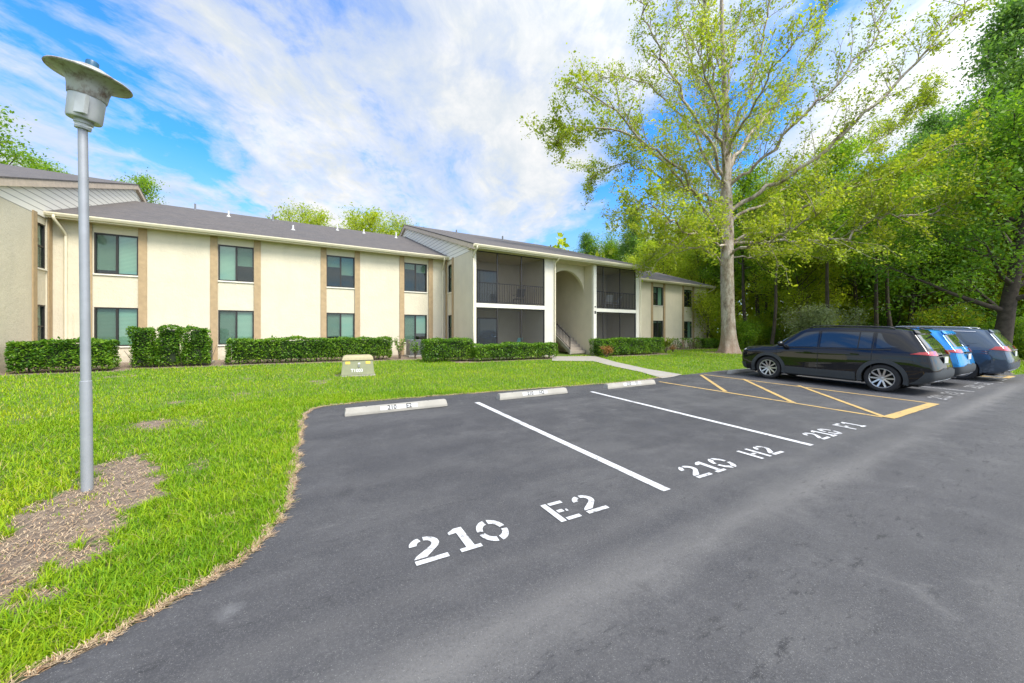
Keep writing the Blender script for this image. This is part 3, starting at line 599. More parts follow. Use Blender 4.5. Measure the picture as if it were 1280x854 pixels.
# ---- roofs
OV=.42; zE=5.64
def roofs():
    sw=.35; RV=8.
    def gable(u0,u1,ve,z0,slope,thick=.05,name='roof'):
        zr=z0+(RV-ve)*slope; vb=RV+(RV-ve)
        m=MB(); m.add([(u0,ve,z0),(u1,ve,z0),(u1,RV,zr),(u0,RV,zr),(u1,vb,z0),(u0,vb,z0),(u0,ve,z0-thick),(u1,ve,z0-thick),(u1,RV,zr-thick),(u0,RV,zr-thick),(u1,vb,z0-thick),(u0,vb,z0-thick)],
            [(0,1,2,3),(3,2,4,5),(6,9,8,7),(9,11,10,8),(0,6,7,1),(1,7,8,2),(2,8,10,4),(5,11,9,3),(3,9,6,0),(4,10,11,5)])
        return m.build(name,M['shingle'],B), zr
    rw,_=gable(LU+.012,CU0-.012,-OV,zE,.345); 
    r2,_=gable(CU1+.012,RU+.9,-OV,zE,.345)
    rc,zc=gable(CU0-.14,CU1+.75,FV-.42,zE,.322); rl_,_=gable(LU-12.4,LU+.14,FV-.42,zE,.322)
    # lap siding on the gable ends, above the stucco
    for u,s in ((CU0,-1),(LU,1),(CU1,1)):
        zz=lambda v: zE+(v-(FV-.42))*.322-.09
        a,b=sorted((u+s*.004,u-s*.16)); V=[];prof=[(FV,ZT-.10),(16-.0,ZT-.10),(16.,zz(16-(16-2*RV)-0)*0+ZT),(RV,zz(RV)),(FV,zz(FV)+.02)]
        m=MB(); m.add([(a,v,z) for v,z in prof]+[(b,v,z) for v,z in prof],[(0,1,2,3,4),(9,8,7,6,5)]+[(i,(i+1)%5,5+(i+1)%5,5+i) for i in range(5)]); m.build('gable_siding',M['siding'],B)
        # rake board under the roof edge
        r=MB(); x0,x1=sorted((u+s*.006,u+s*.128)) ; ve=FV-.40
        def z_(v): return zE+(v-(FV-.42))*.322-.052
        for va_,vb_ in ((ve,RV),(RV,2*RV-ve)):
            za,zb=(z_(va_),z_(RV)) if va_<RV else (z_(RV),z_(ve))
            r.add([(x,v,z) for x in (x0,x1) for v,z in ((va_,za-.22),(vb_,zb-.22),(vb_,zb),(va_,za))],[(0,1,2,3),(7,6,5,4),(0,4,5,1),(1,5,6,2),(2,6,7,3),(3,7,4,0)])
        r.build('rake_board',M['tan_rake'],B)
    # soffits, fascias and gutters
    for u0,u1,ve in ((LU+.002,CU0-.002,-OV),(CU1+.002,RU+.85,-OV),(CU0-.12,CU1+.73,FV-.42),(LU-12.3,LU+.12,FV-.42)):
        vf=0 if ve==-OV else FV
        MB().box(u0,u1,ve+.03,vf+.3,5.475,5.50).build('soffit',M['soffit'],B)
        MB().box(u0,u1,ve,ve+.028,5.44,5.588).build('fascia',M['gutter'],B)
        g=MB(); g.prism([(0,-.115),(-.075,-.115),(-.115,-.04),(-.115,0),(-.1,0),(-.1,-.03),(-.065,-.1),(-.01,-.1),(-.01,0),(0,0)],u0,u1,lambda a,b,c:(c,ve+a-.001,zE-.03+b)); g.build('gutter',M['gutter'],B)
    W2=MB(); W2.add([(RU+.002,0,ZT),(RU+.2,0,ZT),(RU+.2,16,ZT),(RU+.002,16,ZT),(RU+.002,8,8.3),(RU+.2,8,8.3)],[(0,4,3),(1,2,5),(0,1,5,4),(3,4,5,2)]); W2.build('gable_wall',M['stucco'],B)
    r=MB()
    zq=lambda v: zE+(v+OV)*.345-.052
    for va_,vb_,za,zb in ((-OV,8,zq(-OV),zq(8)),(8,16+OV,zq(8),zq(-OV))):
        r.add([(x,v,z) for x in (RU+.86,RU+.895) for v,z in ((va_,za-.16),(vb_,zb-.16),(vb_,zb),(va_,za))],[(0,1,2,3),(7,6,5,4),(0,4,5,1),(1,5,6,2),(2,6,7,3),(3,7,4,0)])
    r.build('rake_board',M['gutter'],B)
    # vent pipes
    pv=simple('pvc_pipe',(.7,.7,.68),.5); mt=simple('metal_vent',(.2,.2,.21),.5,.4)
    for u,v,m_,h in ((3.2,6.0,pv,.3),(5.2,7.0,mt,.35),(1.6,7.2,mt,.35),(8.6,6.2,pv,.35),(10.2,6.5,pv,.25),(12.2,6.2,pv,.4),(6.2,3.2,pv,.25)):
        z=zE+(v+OV)*.345; MB().lathe([(0,h),(.04,h),(.04,.05),(.11,.0),(.11,-.05)],12,(u,v,z)).build('vent_pipe',m_,B,auto=True)
    for u,v,h in ((19.4,4.3,.3),(23.2,3.5,.25),(16.2,5.3,.25),(20.5,6.2,.3)):
        z=zE+(v-FV+.42)*.322; MB().lathe([(0,h),(.05,h),(.05,.05),(.11,0),(.11,-.05)],12,(u,v,z)).build('vent_pipe',mt,B,auto=True)
roofs()
# downspouts
def spout(pts): 
    MB().tube(smooth_curve(pts,3),.042,10).build('downspout',M['gutter'],B,smooth=True)
spout([(LU+.22,-OV-.06,5.52),(LU+.22,-OV-.06,5.40),(LU+.30,-.22,5.14),(LU+.34,-.06,4.95),(LU+.34,-.055,4.6),(LU+.34,-.055,2.),(LU+.34,-.055,.4)])
spout([(CU0-.25,-OV-.06,5.52),(CU0-.25,-OV-.06,5.40),(CU0-.2,-.22,5.14),(CU0-.18,-.06,4.95),(CU0-.18,-.055,4.6),(CU0-.18,-.055,.4)])
spout([(CU0+.03,FV-.48,5.52),(CU0+.03,FV-.46,5.40),(CU0+.04,FV-.16,5.22),(CU0+.05,FV-.06,5.05),(CU0+.05,FV-.055,4.6),(CU0+.05,FV-.055,.4)])
spout([(18.2,FV-.46,5.5),(18.2,FV-.30,5.36),(18.2,FV-.08,5.2),(18.2,FV-.075,4.6),(18.2,FV-.075,.4)])
spout([(CU1-.1,FV-.46,5.5),(CU1-.05,FV-.30,5.36),(CU1+.05,FV-.06,5.2),(CU1+.05,FV-.05,4.6),(CU1+.05,FV-.05,.4)])
spout([(RU+.75,-OV-.05,5.5),(RU+.72,-OV,5.38),(RU+.35,-.2,5.14),(RU+.1,-.06,4.95),(RU+.08,-.05,4.6),(RU+.08,-.05,.3)])
# conduit on the first wing panel
MB().tube([(-.62,-.02,.45),(-.62,-.02,2.9)],.012,6).build('conduit',M['gutter'],B); MB().tube([(-.48,-.02,.45),(-.48,-.02,2.2)],.01,6).build('conduit',M['gutter'],B)
# balcony furniture and AC units stand on their own
def patio_chair(u,v,z,rz,label,m):
    p=UV(u,v,z); root=empty('patio_chair',p,ANG+rz)
    s=MB().cbox(-.24,.24,-.24,.24,.42,.45,.01).build('seat',m,root)
    MB().add([(-.22,.22,.5),(.22,.22,.5),(.22,.34,.95),(-.22,.34,.95),(-.22,.24,.5),(.22,.24,.5),(.22,.36,.95),(-.22,.36,.95)],[(0,1,2,3),(7,6,5,4),(0,4,5,1),(1,5,6,2),(2,6,7,3),(3,7,4,0)]).build('backrest',m,root)
    for a in (-1,1):
        for b in (-1,1): MB().bar((a*.22,b*.22,0),(a*.22,b*.22,.42),.03).build('leg',m,root)
        MB().bar((a*.25,-.22,.64),(a*.25,.26,.64),.035).build('armrest',m,root)
    tag(root,label,'chair')
tq=simple('teal_fabric',(.08,.35,.36),.7); wi=simple('white_resin',(.6,.6,.58),.5)
patio_chair(16.6,-2.0,ZF,R(200),'teal chair behind the screen of the ground floor patio left of the stairs',tq)
patio_chair(23.2,-2.4,2.92,R(160),'pale chair on the upper balcony right of the stair entry, nearer its middle mullion',wi)
patio_chair(24.1,-2.2,2.92,R(200),'pale chair on the upper balcony right of the stair entry, by its right end',wi)
patio_chair(16.7,-2.2,2.92,R(170),'dark chair on the upper balcony left of the stair entry',M['bronze'])
def ac_unit(u,v,label):
    p=UV(u,v); z=gz(p[:2]); root=empty('air_conditioner',(p[0],p[1],z),ANG)
    MB().cbox(-.42,.42,-.42,.42,0,.08,.01).build('pad',M['concrete'],root)
    m=simple('ac_grey',(.16,.17,.17),.5,.3); b=MB()
    for i in range(15): zz=.10+i*.048; b.box(-.36,.36,-.36,.36,zz,zz+.028)
    b.box(-.34,.34,-.34,.34,.08,.80); b.build('louvred_case',m,root); MB().cbox(-.37,.37,-.37,.37,.801,.83,.01).build('fan_grille',m,root)
    tag(root,label,'air conditioner')
ac_unit(1.95,-1.3,'dark grey air conditioner partly hidden behind the three tall shrubs')
ac_unit(11.35,-1.1,'grey air conditioner behind thin shrubs under the last window before the centre block')
ac_unit(3.15,-1.4,'dark air conditioner behind the right end of the three tall shrubs')
# ================================================================ foliage
def leaves(C, size, rng, aspect=.55, up=.3, fold=True, sv=.3, dirs=None):
    """one small leaf (a kinked pair of quads) per centre"""
    n=len(C); nrm=rng.normal(size=(n,3)); nrm[:,2]=np.abs(nrm[:,2])+up; nrm/=np.linalg.norm(nrm,axis=1)[:,None]
    d=rng.normal(size=(n,3)) if dirs is None else dirs+rng.normal(size=(n,3))*.6
    d-=nrm*np.sum(d*nrm,1)[:,None]; d/=np.linalg.norm(d,axis=1)[:,None]+1e-9; w=np.cross(nrm,d)
    s=(size*np.exp(rng.normal(0,sv,n)))[:,None]
    a=C-d*s*.5; b=C+w*s*aspect*.5-nrm*s*.04; c=C+d*s*.55; e=C-w*s*aspect*.5-nrm*s*.04
    V=np.stack([a,b,c,e],1).reshape(-1,3); return V, np.arange(4*n).reshape(n,4)
def cat(parts):
    V=[];Fs=[];b=0
    for v,f in parts: V.append(v);Fs.append(f+b);b+=len(v)
    return np.concatenate(V),np.concatenate(Fs)
M['hedge']=leafmat('hedge_leaf',[(.03,.09,.010),(.07,.18,.014),(.16,.31,.02),(.26,.39,.03)],.45,.35,nscale=1.2)
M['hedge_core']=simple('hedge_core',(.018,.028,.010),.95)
M['hedge_y']=leafmat('yellow_shrub_leaf',[(.14,.22,.02),(.27,.33,.03),(.36,.38,.05)],.45,.35)
M['rust']=leafmat('rusty_leaf',[(.22,.10,.03),(.38,.17,.05),(.18,.15,.04)],.5,.3)
M['twig']=simple('twig',(.12,.095,.065),.9)
def hedge(u0,u1,v0,v1,h,label,n=None,leaf=.055,wav=.05,m='hedge',stems=True,density=900,cover=1.,group='clipped hedges along the building',sparse=0.):
    uc,vc=(u0+u1)/2,(v0+v1)/2; c=UV(uc,vc); g=gz(c[:2]); root=empty('hedge',(c[0],c[1],g),ANG); rng=np.random.default_rng(int(abs(u0*100))+3)
    hu,hv=(u1-u0)/2,(v1-v0)/2; ph=rng.uniform(0,6,8)
    def bulge(P):
        return wav*(np.sin(P[:,0]*3.1+ph[0])+np.sin(P[:,0]*7.3+ph[1]+P[:,2]*4)+np.sin(P[:,1]*6+ph[2]+P[:,2]*5)*.7+np.sin(P[:,2]*9+ph[3]+P[:,0]*2))*.5
    areas={'f':2*hu*h,'b':2*hu*h,'t':4*hu*hv,'l':2*hv*h,'r':2*hv*h}; parts=[]
    for k,A in areas.items():
        nn=int(A*density*(.4 if k=='b' else 1)); a=rng.uniform(-1,1,nn); b=rng.uniform(0,1,nn)
        if k in 'fb': P=np.stack([a*hu,np.full(nn,-hv if k=='f' else hv),.06+b*(h-.06)],1); Nn=np.array([0,-1 if k=='f' else 1,0.])
        elif k=='t': P=np.stack([a*hu,(b*2-1)*hv,np.full(nn,h)],1); Nn=np.array([0,0,1.])
        else: P=np.stack([np.full(nn,-hu if k=='l' else hu),a*hv,.06+b*(h-.06)],1); Nn=np.array([-1. if k=='l' else 1,0,0])
        # round the corners off
        ex=np.abs(P[:,0])/hu; ez=P[:,2]/h; ey=np.abs(P[:,1])/hv
        P[:,0]*=1-.06*np.clip(ez*ey,0,1)**4*min(1,.4/hu); P[:,2]*=1-.05*(ex**6+ey**6)/2
        P[:,0]*=np.where(P[:,2]<.25*h,1-.25*(.25-P[:,2]/h)*min(1,.5/hu),1); P[:,1]*=np.where(P[:,2]<.3*h,1-.8*(.3-P[:,2]/h),1)
        P=P+Nn*(bulge(P)-np.abs(rng.normal(0,.045,nn)))[:,None]+rng.normal(0,.012,(nn,3))
        if k in 'tfb': P[:,2]+=np.where(rng.random(nn)<.03,rng.uniform(0,.07,nn),0)
        if sparse:
            keep=(np.sin(P[:,0]*5+ph[4])+np.sin(P[:,2]*7+P[:,0]*3+ph[5])+rng.normal(0,.5,nn))>sparse*(1.6 if k!='t' else 1)*(1.15-P[:,2]/h*.6); P=P[keep]
        lowcut=rng.random(len(P))<np.clip((P[:,2]-.02)/.22+.35,0,1); P=P[lowcut]
        parts.append(leaves(P,leaf,rng,.6,.5))
    V,Fs=cat(parts); link('foliage',np_mesh('foliage',V,Fs),M[m],root)
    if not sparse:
        k=.09; bx=MB().cbox(-hu+k*1.4,hu-k*1.4,-hv+k*1.3,hv-k*1.3,.16,h-k*1.2,.06).build('dark_core',M['hedge_core'],root)  # solid box, shade inside the hedge put into its dark colour
    s=MB(); ns=max(4,int((u1-u0)*5))
    for i in range(ns):
        x=-hu*.9+2*hu*.9*i/max(1,ns-1)+rng.normal(0,.04); y=rng.uniform(-.4,.4)*hv
        for j in range(3): s.tube([(x,y,-.03),(x+rng.normal(0,.04),y+rng.normal(0,.04),.2),(x+rng.normal(0,.10),y+rng.normal(0,.12),min(h*.85,.5+rng.random()*.3))],[.014,.011,.006],5)
    s.build('stems',M['twig'],root)
    return tag(root,label,'hedge',group)
hedge(-.72,1.35,-3.15,-2.35,.93,'low clipped hedge in front of the leftmost wall corner, behind the lamp post',density=1500,leaf=.06)
tall=[(1.55,2.12),(2.22,2.88),(2.95,3.60)]
for (a,b),lb in zip(tall,['left one of three tall boxy shrubs beside the first wing windows','middle one of three tall boxy shrubs, thinnest and yellowest of them','right one of three tall boxy shrubs, next to the second window bay']):
    h=hedge(a,b,-2.5,-1.95,1.36,lb,density=1500,leaf=.055,wav=.08,group='tall shrubs in a row'); h.name='shrub'; h['category']='shrub'
hedge(fac(284,-2.3),fac(489,-2.3),-2.4,-1.6,.96,'longest clipped hedge, along the wing wall under the third window bay',density=1300,leaf=.058)
hedge(fac(533,-4.3),fac(591,-4.3),-4.35,-3.55,.98,'short clipped hedge at the left corner of the centre block',density=1300)
hedge(fac(594,-4.6),fac(697,-4.6),-4.65,-3.95,.76,'clipped hedge in front of the screened patio left of the stairs',density=1200,leaf=.058)
hedge(fac(748,-4.4),fac(829,-4.4),-4.5,-3.7,.98,'clipped hedge in front of the screened patio right of the stairs',density=1000,leaf=.06)
hedge(fac(839,-1.6),fac(880,-1.6),-1.7,-1.2,.85,'leggy half bare hedge under the right wing windows',density=700,sparse=.55,leaf=.07)
hedge(fac(881,-1.6),fac(901,-1.6),-1.7,-1.1,.80,'dark full end of hedge beside the big sycamore trunk',density=900,leaf=.07)
def shrub(u,v,r,h,label,m='hedge',n=900,leaf=.06,catg='shrub',sp=1.):
    c=UV(u,v); g=gz(c[:2]); root=empty('shrub',(c[0],c[1],g),ANG); rng=np.random.default_rng(int(abs(u*77))+5)
    st=MB(); tips=[]
    for i in range(int(9*sp)+4):
        a=rng.uniform(0,6.3); rr=r*rng.uniform(.3,1); p=np.array([math.cos(a)*rr,math.sin(a)*rr,h*rng.uniform(.6,1)]); mid=p*np.array([.45,.45,.5])+rng.normal(0,.03,3)
        st.tube([(rng.normal(0,.03),rng.normal(0,.03),-.03),mid,p],[.012,.008,.003],5); tips.append((mid,p))
    st.build('stems',M['twig'],root)
    C=[]
    for i in range(n):
        a,b=tips[rng.integers(len(tips))]; C.append(a+(b-a)*rng.random()**.7+rng.normal(0,.055,3))
    V,Fs=leaves(np.array(C),leaf,rng,.55,.3); link('foliage',np_mesh('foliage',V,Fs),M[m],root)
    return tag(root,label,catg)
shrub(fac(500,-2.),-2.,.32,.95,'thin twiggy shrub just right of the longest hedge',n=420)
shrub(fac(519,-2.2),-2.2,.22,.85,'small narrow shrub left of the short corner hedge',n=420)
shrub(fac(832,-3.9),-3.9,.45,1.0,'bright yellow green shrub at the right end of the patio hedge',m='hedge_y',n=1300,leaf=.08)
shrub(fac(758,-5.0),-5.0,.38,.62,'small rusty orange shrub beside the concrete path',m='rust',n=700,leaf=.06)
shrub(fac(838,-3.2),-3.4,.35,.5,'brownish low shrub between the patio hedge and the leggy hedge',m='rust',n=260,leaf=.06)
# ---------------------------------------------------------------- grass
def grassmat():
    m,nt=mat('grass_blade'); t=NT(nt); co=t.n('ShaderNodeTexCoord').outputs['Object']; g=t.n('ShaderNodeNewGeometry').outputs['Random Per Island']
    f=t.math('ADD',t.math('ADD',t.math('MULTIPLY',g,.35),t.math('MULTIPLY',t.noise(co,.55,5,.65),.8)),t.math('MULTIPLY',t.noise(co,5.,3,.6),.25)); f=t.math('SUBTRACT',f,.20)
    c=t.ramp(f,[(.12,(.06,.165,.008)),(.34,(.15,.31,.008)),(.58,(.29,.43,.008)),(.8,(.45,.48,.02))])
    c=t.mix(t.ramp(g,[(.93,0.),(.95,.8)]),c,(.42,.34,.15))
    d=t.pbr(Base_Color=c,Roughness=.55,Specular_IOR_Level=.25); tr=t.n('ShaderNodeBsdfTranslucent',i_Color=t.mix(1.,c,(1.2,1.25,.6),'MULTIPLY')).outputs[0]
    t.out(t.n('ShaderNodeMixShader',i_Fac=.35,i_1=d,i_2=tr).outputs[0]); return m
LOTE=[p for p in LOT]
def sample_lawn(n,r0,r1,rng,a0=-1.02,a1=1.02):
    r=np.exp(rng.uniform(np.log(r0),np.log(r1),n)); th=rng.uniform(a0,a1,n); P=np.stack([r*np.sin(th),r*np.cos(th)],1)
    ok=~inpoly(P,LOTE)&~inpoly(P,WALK); P=P[ok]
    u,v=toUV(P); ok=((v<-.05)&((u<CU0)|(u>CU1))|(v<FV-.1))&(u>-1.0)|((u<=-1)&(v<FV)); ok&=(v<6)&((v<-.1)|(u>RU)); P=P[ok]
    return P
def blades(P,h,w,rng,lean=.5):
    n=len(P); z=gz(P)-.004; h=h*np.exp(rng.normal(0,.28,n)); a=rng.uniform(0,2*np.pi,n); l=np.abs(rng.normal(0,lean,n))*h
    sx,sy=-np.sin(a),np.cos(a); cx,cy=np.cos(a),np.sin(a); w=w*rng.uniform(.6,1.2,n)
    def pt(s,f,zf): return np.stack([P[:,0]+sx*w*s+cx*l*f,P[:,1]+sy*w*s+cy*l*f,z+h*zf],1)
    V=np.stack([pt(-.5,0,0),pt(.5,0,0),pt(.42,.35,.6),pt(-.42,.35,.6),pt(.1,1.,.93),pt(-.1,1.,.93)],1).reshape(-1,3)
    b=np.arange(n)[:,None]*6; Fs=np.concatenate([b+np.array([[0,1,2,3]]),b+np.array([[3,2,4,5]])],0); return V,Fs
def grass():
    rng=np.random.default_rng(11); parts=[]
    P=sample_lawn(330000,2.1,9.,rng); g=green_cover(P); clump=np.sin(P[:,0]*9+np.sin(P[:,1]*7))*np.sin(P[:,1]*11+np.sin(P[:,0]*8)); k=rng.random(len(P))<np.clip((g-.12)*1.5+.15*clump,.015,1); P=P[k];g=g[k];clump=clump[k]
    d=np.linalg.norm(P,axis=1); parts.append(blades(P,(.026+.026*g+.012*clump)*.85,.0060*(1+.12*np.maximum(d-3,0)),rng,.95))
    P=sample_lawn(300000,8.,45.,rng); g=green_cover(P); k=rng.random(len(P))<np.clip((g-.15)*1.6,.01,1); P=P[k]; d=np.linalg.norm(P,axis=1)
    parts.append(blades(P,.038+.0006*d,.0095*(1+.10*np.maximum(d-8,0)),rng,.6))
    P=sample_lawn(170000,2.0,22.,rng,-1.75,-1.0); g=green_cover(P); k=rng.random(len(P))<np.clip((g-.12)*1.5,.015,1); P=P[k]; d=np.linalg.norm(P,axis=1)
    parts.append(blades(P,.044+.0008*d,.0062*(1+.13*np.maximum(d-3,0)),rng,.85))
    V,Fs=cat(parts); o=link('grass',np_mesh('grass',V,Fs),grassmat()); tag(o,'bright green lawn grass','grass',kind='stuff')
    # dry thatch: straw lying on the bare patch and along the asphalt edge
    P=sample_lawn(260000,2.1,10.,rng); g=green_cover(P); k=rng.random(len(P))<np.clip(.75-g,0.0,1)*.75; P=P[k]
    E=np.array(e1[::1]); T=[]
    for i in range(len(E)-1):
        L=np.linalg.norm(E[i+1]-E[i]); dd=np.linalg.norm(E[i]); nn=int(L*min(1000,3500/dd)); s=rng.random(nn)[:,None]; dn=(E[i+1]-E[i])/L; nn_=np.array([-dn[1],dn[0]])
        T.append(E[i]+(E[i+1]-E[i])*s+nn_*(rng.normal(.025,.014,nn)+.02*np.sin(i*1.7)+.015*np.sin(i*4.1))[:,None])
    P=np.concatenate([P]+T); n=len(P); a=rng.uniform(0,np.pi,n); L=.026*np.exp(rng.normal(0,.5,n)); dx=np.stack([np.cos(a)*L,np.sin(a)*L],1)/1; w=np.stack([-np.sin(a),np.cos(a)],1)*.0011*(1+.15*np.linalg.norm(P,axis=1))[:,None]
    z=gz(P)+rng.uniform(.004,.018,n); z2=z+rng.uniform(-.003,.014,n)
    V=np.stack([np.column_stack([P-w,z]),np.column_stack([P+w,z]),np.column_stack([P+dx+w,z2]),np.column_stack([P+dx-w,z2])],1).reshape(-1,3)
    ms,nt=mat('dry_straw'); t=NT(nt); c=t.ramp(t.n('ShaderNodeNewGeometry').outputs['Random Per Island'],[(0.,(.16,.10,.06)),(.3,(.34,.24,.14)),(.75,(.52,.40,.25)),(1.,(.38,.20,.09))]); t.out(t.pbr(Base_Color=c,Roughness=.85))
    o=link('straw',np_mesh('straw',V,np.arange(4*n).reshape(n,4)),ms); tag(o,'dry tan straw and thatch scattered on bare soil','straw',kind='stuff')
    # few fallen leaves on the asphalt
grass()
# ---------------------------------------------------------------- trees
def tubes_np(lines,nside):
    """lines: list of (pts(k,3), radii(k)) -> mesh arrays"""
    parts=[]
    for P,r in lines:
        P=np.asarray(P);k=len(P); d=np.gradient(P,axis=0); d/=np.linalg.norm(d,axis=1)[:,None]+1e-9
        ref=np.array([0,0,1.]) if abs(d[0,2])<.8 else np.array([1.,0,0]); a=np.cross(d,ref); a/=np.linalg.norm(a,axis=1)[:,None]+1e-9; b=np.cross(d,a)
        t=np.arange(nside)*2*np.pi/nside; V=(P[:,None]+np.asarray(r)[:,None,None]*(np.cos(t)[None,:,None]*a[:,None]+np.sin(t)[None,:,None]*b[:,None])).reshape(-1,3)
        i=np.arange(k-1)[:,None]*nside; j=np.arange(nside)[None]; j2=(j+1)%nside
        parts.append((V,np.stack([i+j,i+j2,i+nside+j2,i+nside+j],-1).reshape(-1,4)))
    return cat(parts)
def branch(rng,p,d,L,r0,r1,n,wob,up,sag=0.):
    pts=[np.array(p,float)]; d=np.array(d,float); d/=np.linalg.norm(d)
    for i in range(n):
        d=d+rng.normal(0,wob,3)+np.array([0,0,up]); d/=np.linalg.norm(d); pts.append(pts[-1]+d*L/n)
    return np.array(pts),np.linspace(r0,r1,n+1)
def at(P,t):
    x=t*(len(P)-1); i=min(int(x),len(P)-2); f=x-i; return P[i]*(1-f)+P[i+1]*f, (P[i+1]-P[i])
def perp(rng,d,ang):
    d=d/np.linalg.norm(d); a=rng.normal(size=3); a-=d*(a@d); a/=np.linalg.norm(a); return d*math.cos(ang)+a*math.sin(ang)
def make_tree(seed,H,R_,trunk_r,base_h,nl,n2,n3,leafn,leafs,mleaf,mbark,shape='round',droop=0.,trunk_sides=14,lean=0.,lw=.55,spread=1.,up=.06):
    rng=np.random.default_rng(seed); big=[];small=[];anchors=[]
    tp,tr=branch(rng,(0,0,-.3),(lean,0,1),H*.93,trunk_r,trunk_r*.15,12,.035,.05); tr[0]*=1.35; tr[1]*=1.02; big.append((tp,tr))
    for i in range(nl):
        t=base_h+(1-base_h)*(i+rng.random())/nl*.97; p,d=at(tp,t); az=i*2.4+rng.normal(0,.4)
        f=(t-base_h)/(1-base_h)
        if shape=='round': L=R_*(.55+.75*math.sin(math.pi*min(1,f*.85+.12)))*rng.uniform(.75,1.15)
        elif shape=='tall': L=R_*(1.05-.75*f)*rng.uniform(.7,1.2)
        else: L=R_*(1-.35*f)*rng.uniform(.75,1.1)
        el=.15+.9*f-(droop*.5); dd=np.array([math.cos(az)*math.cos(el),math.sin(az)*math.cos(el),math.sin(el)])
        P,r=branch(rng,p,dd,L,max(.03,trunk_r*.38*(1-.6*f)),.02,7,.09,up-droop*.05); big.append((P,r))
        for j in range(n2):
            t2=.22+.78*(j+rng.random())/n2; p2,d2=at(P,t2); L2=L*.42*(1.15-t2*.6)*rng.uniform(.7,1.3)
            Q,rq=branch(rng,p2,perp(rng,d2,rng.uniform(.5,1.)),L2,.028,.009,4,.12,up*.7-droop*.1); small.append((Q,rq))
            for k in range(n3):
                t3=.2+.8*(k+rng.random())/n3; p3,d3=at(Q,t3)
                S,rs=branch(rng,p3,perp(rng,d3,rng.uniform(.5,1.1)),L2*.5*rng.uniform(.6,1.3),.011,.004,2,.15,-droop*.1); small.append((S,rs)); anchors.append(S)
            anchors.append(Q[1:])
        anchors.append(P[-3:])
    A=np.concatenate([a for a in anchors]); idx=rng.integers(0,len(A),leafn); C=A[idx]+rng.normal(0,1,(leafn,3))*np.array([.5,.5,.36])*spread*.7
    V,Fs=leaves(C,leafs,rng,lw,.25); 
    return (np_mesh('trunk',*cat([tubes_np(big,8),tubes_np(small,3)]),smooth=True),np_mesh('crown',V,Fs))
def sycamore_bark():
    m,nt=mat('sycamore_bark'); t=NT(nt); co=t.n('ShaderNodeTexCoord').outputs['Object']; mp=t.n('ShaderNodeMapping',i_Vector=co,i_Scale=(1,1,.45)).outputs[0]
    n1=t.noise(mp,3.2,6,.7); n2=t.noise(mp,8.,5,.7)
    c=t.ramp(n1,[(.36,(.17,.125,.09)),(.44,(.34,.27,.205)),(.55,(.48,.41,.33)),(.7,(.62,.57,.49))])
    c=t.mix(t.ramp(n2,[(.55,0.),(.62,.75)]),c,(.20,.16,.125))
    z=t.n('ShaderNodeSeparateXYZ',i_0=co).outputs[2]; c=t.mix(t.ramp(t.math('ADD',t.math('MULTIPLY',z,.25),t.math('MULTIPLY',n1,.6)),[(.35,.75),(.9,0.)]),c,(.36,.245,.175))
    t.out(t.pbr(Base_Color=c,Roughness=.9,Normal=t.bump(t.math('ADD',n1,n2),.8,.05))); return m
M['syc']=sycamore_bark()
M['sycleaf']=leafmat('sycamore_leaf',[(.15,.23,.02),(.28,.37,.03),(.40,.46,.04),(.50,.52,.07)],.5,.5,nscale=.25)
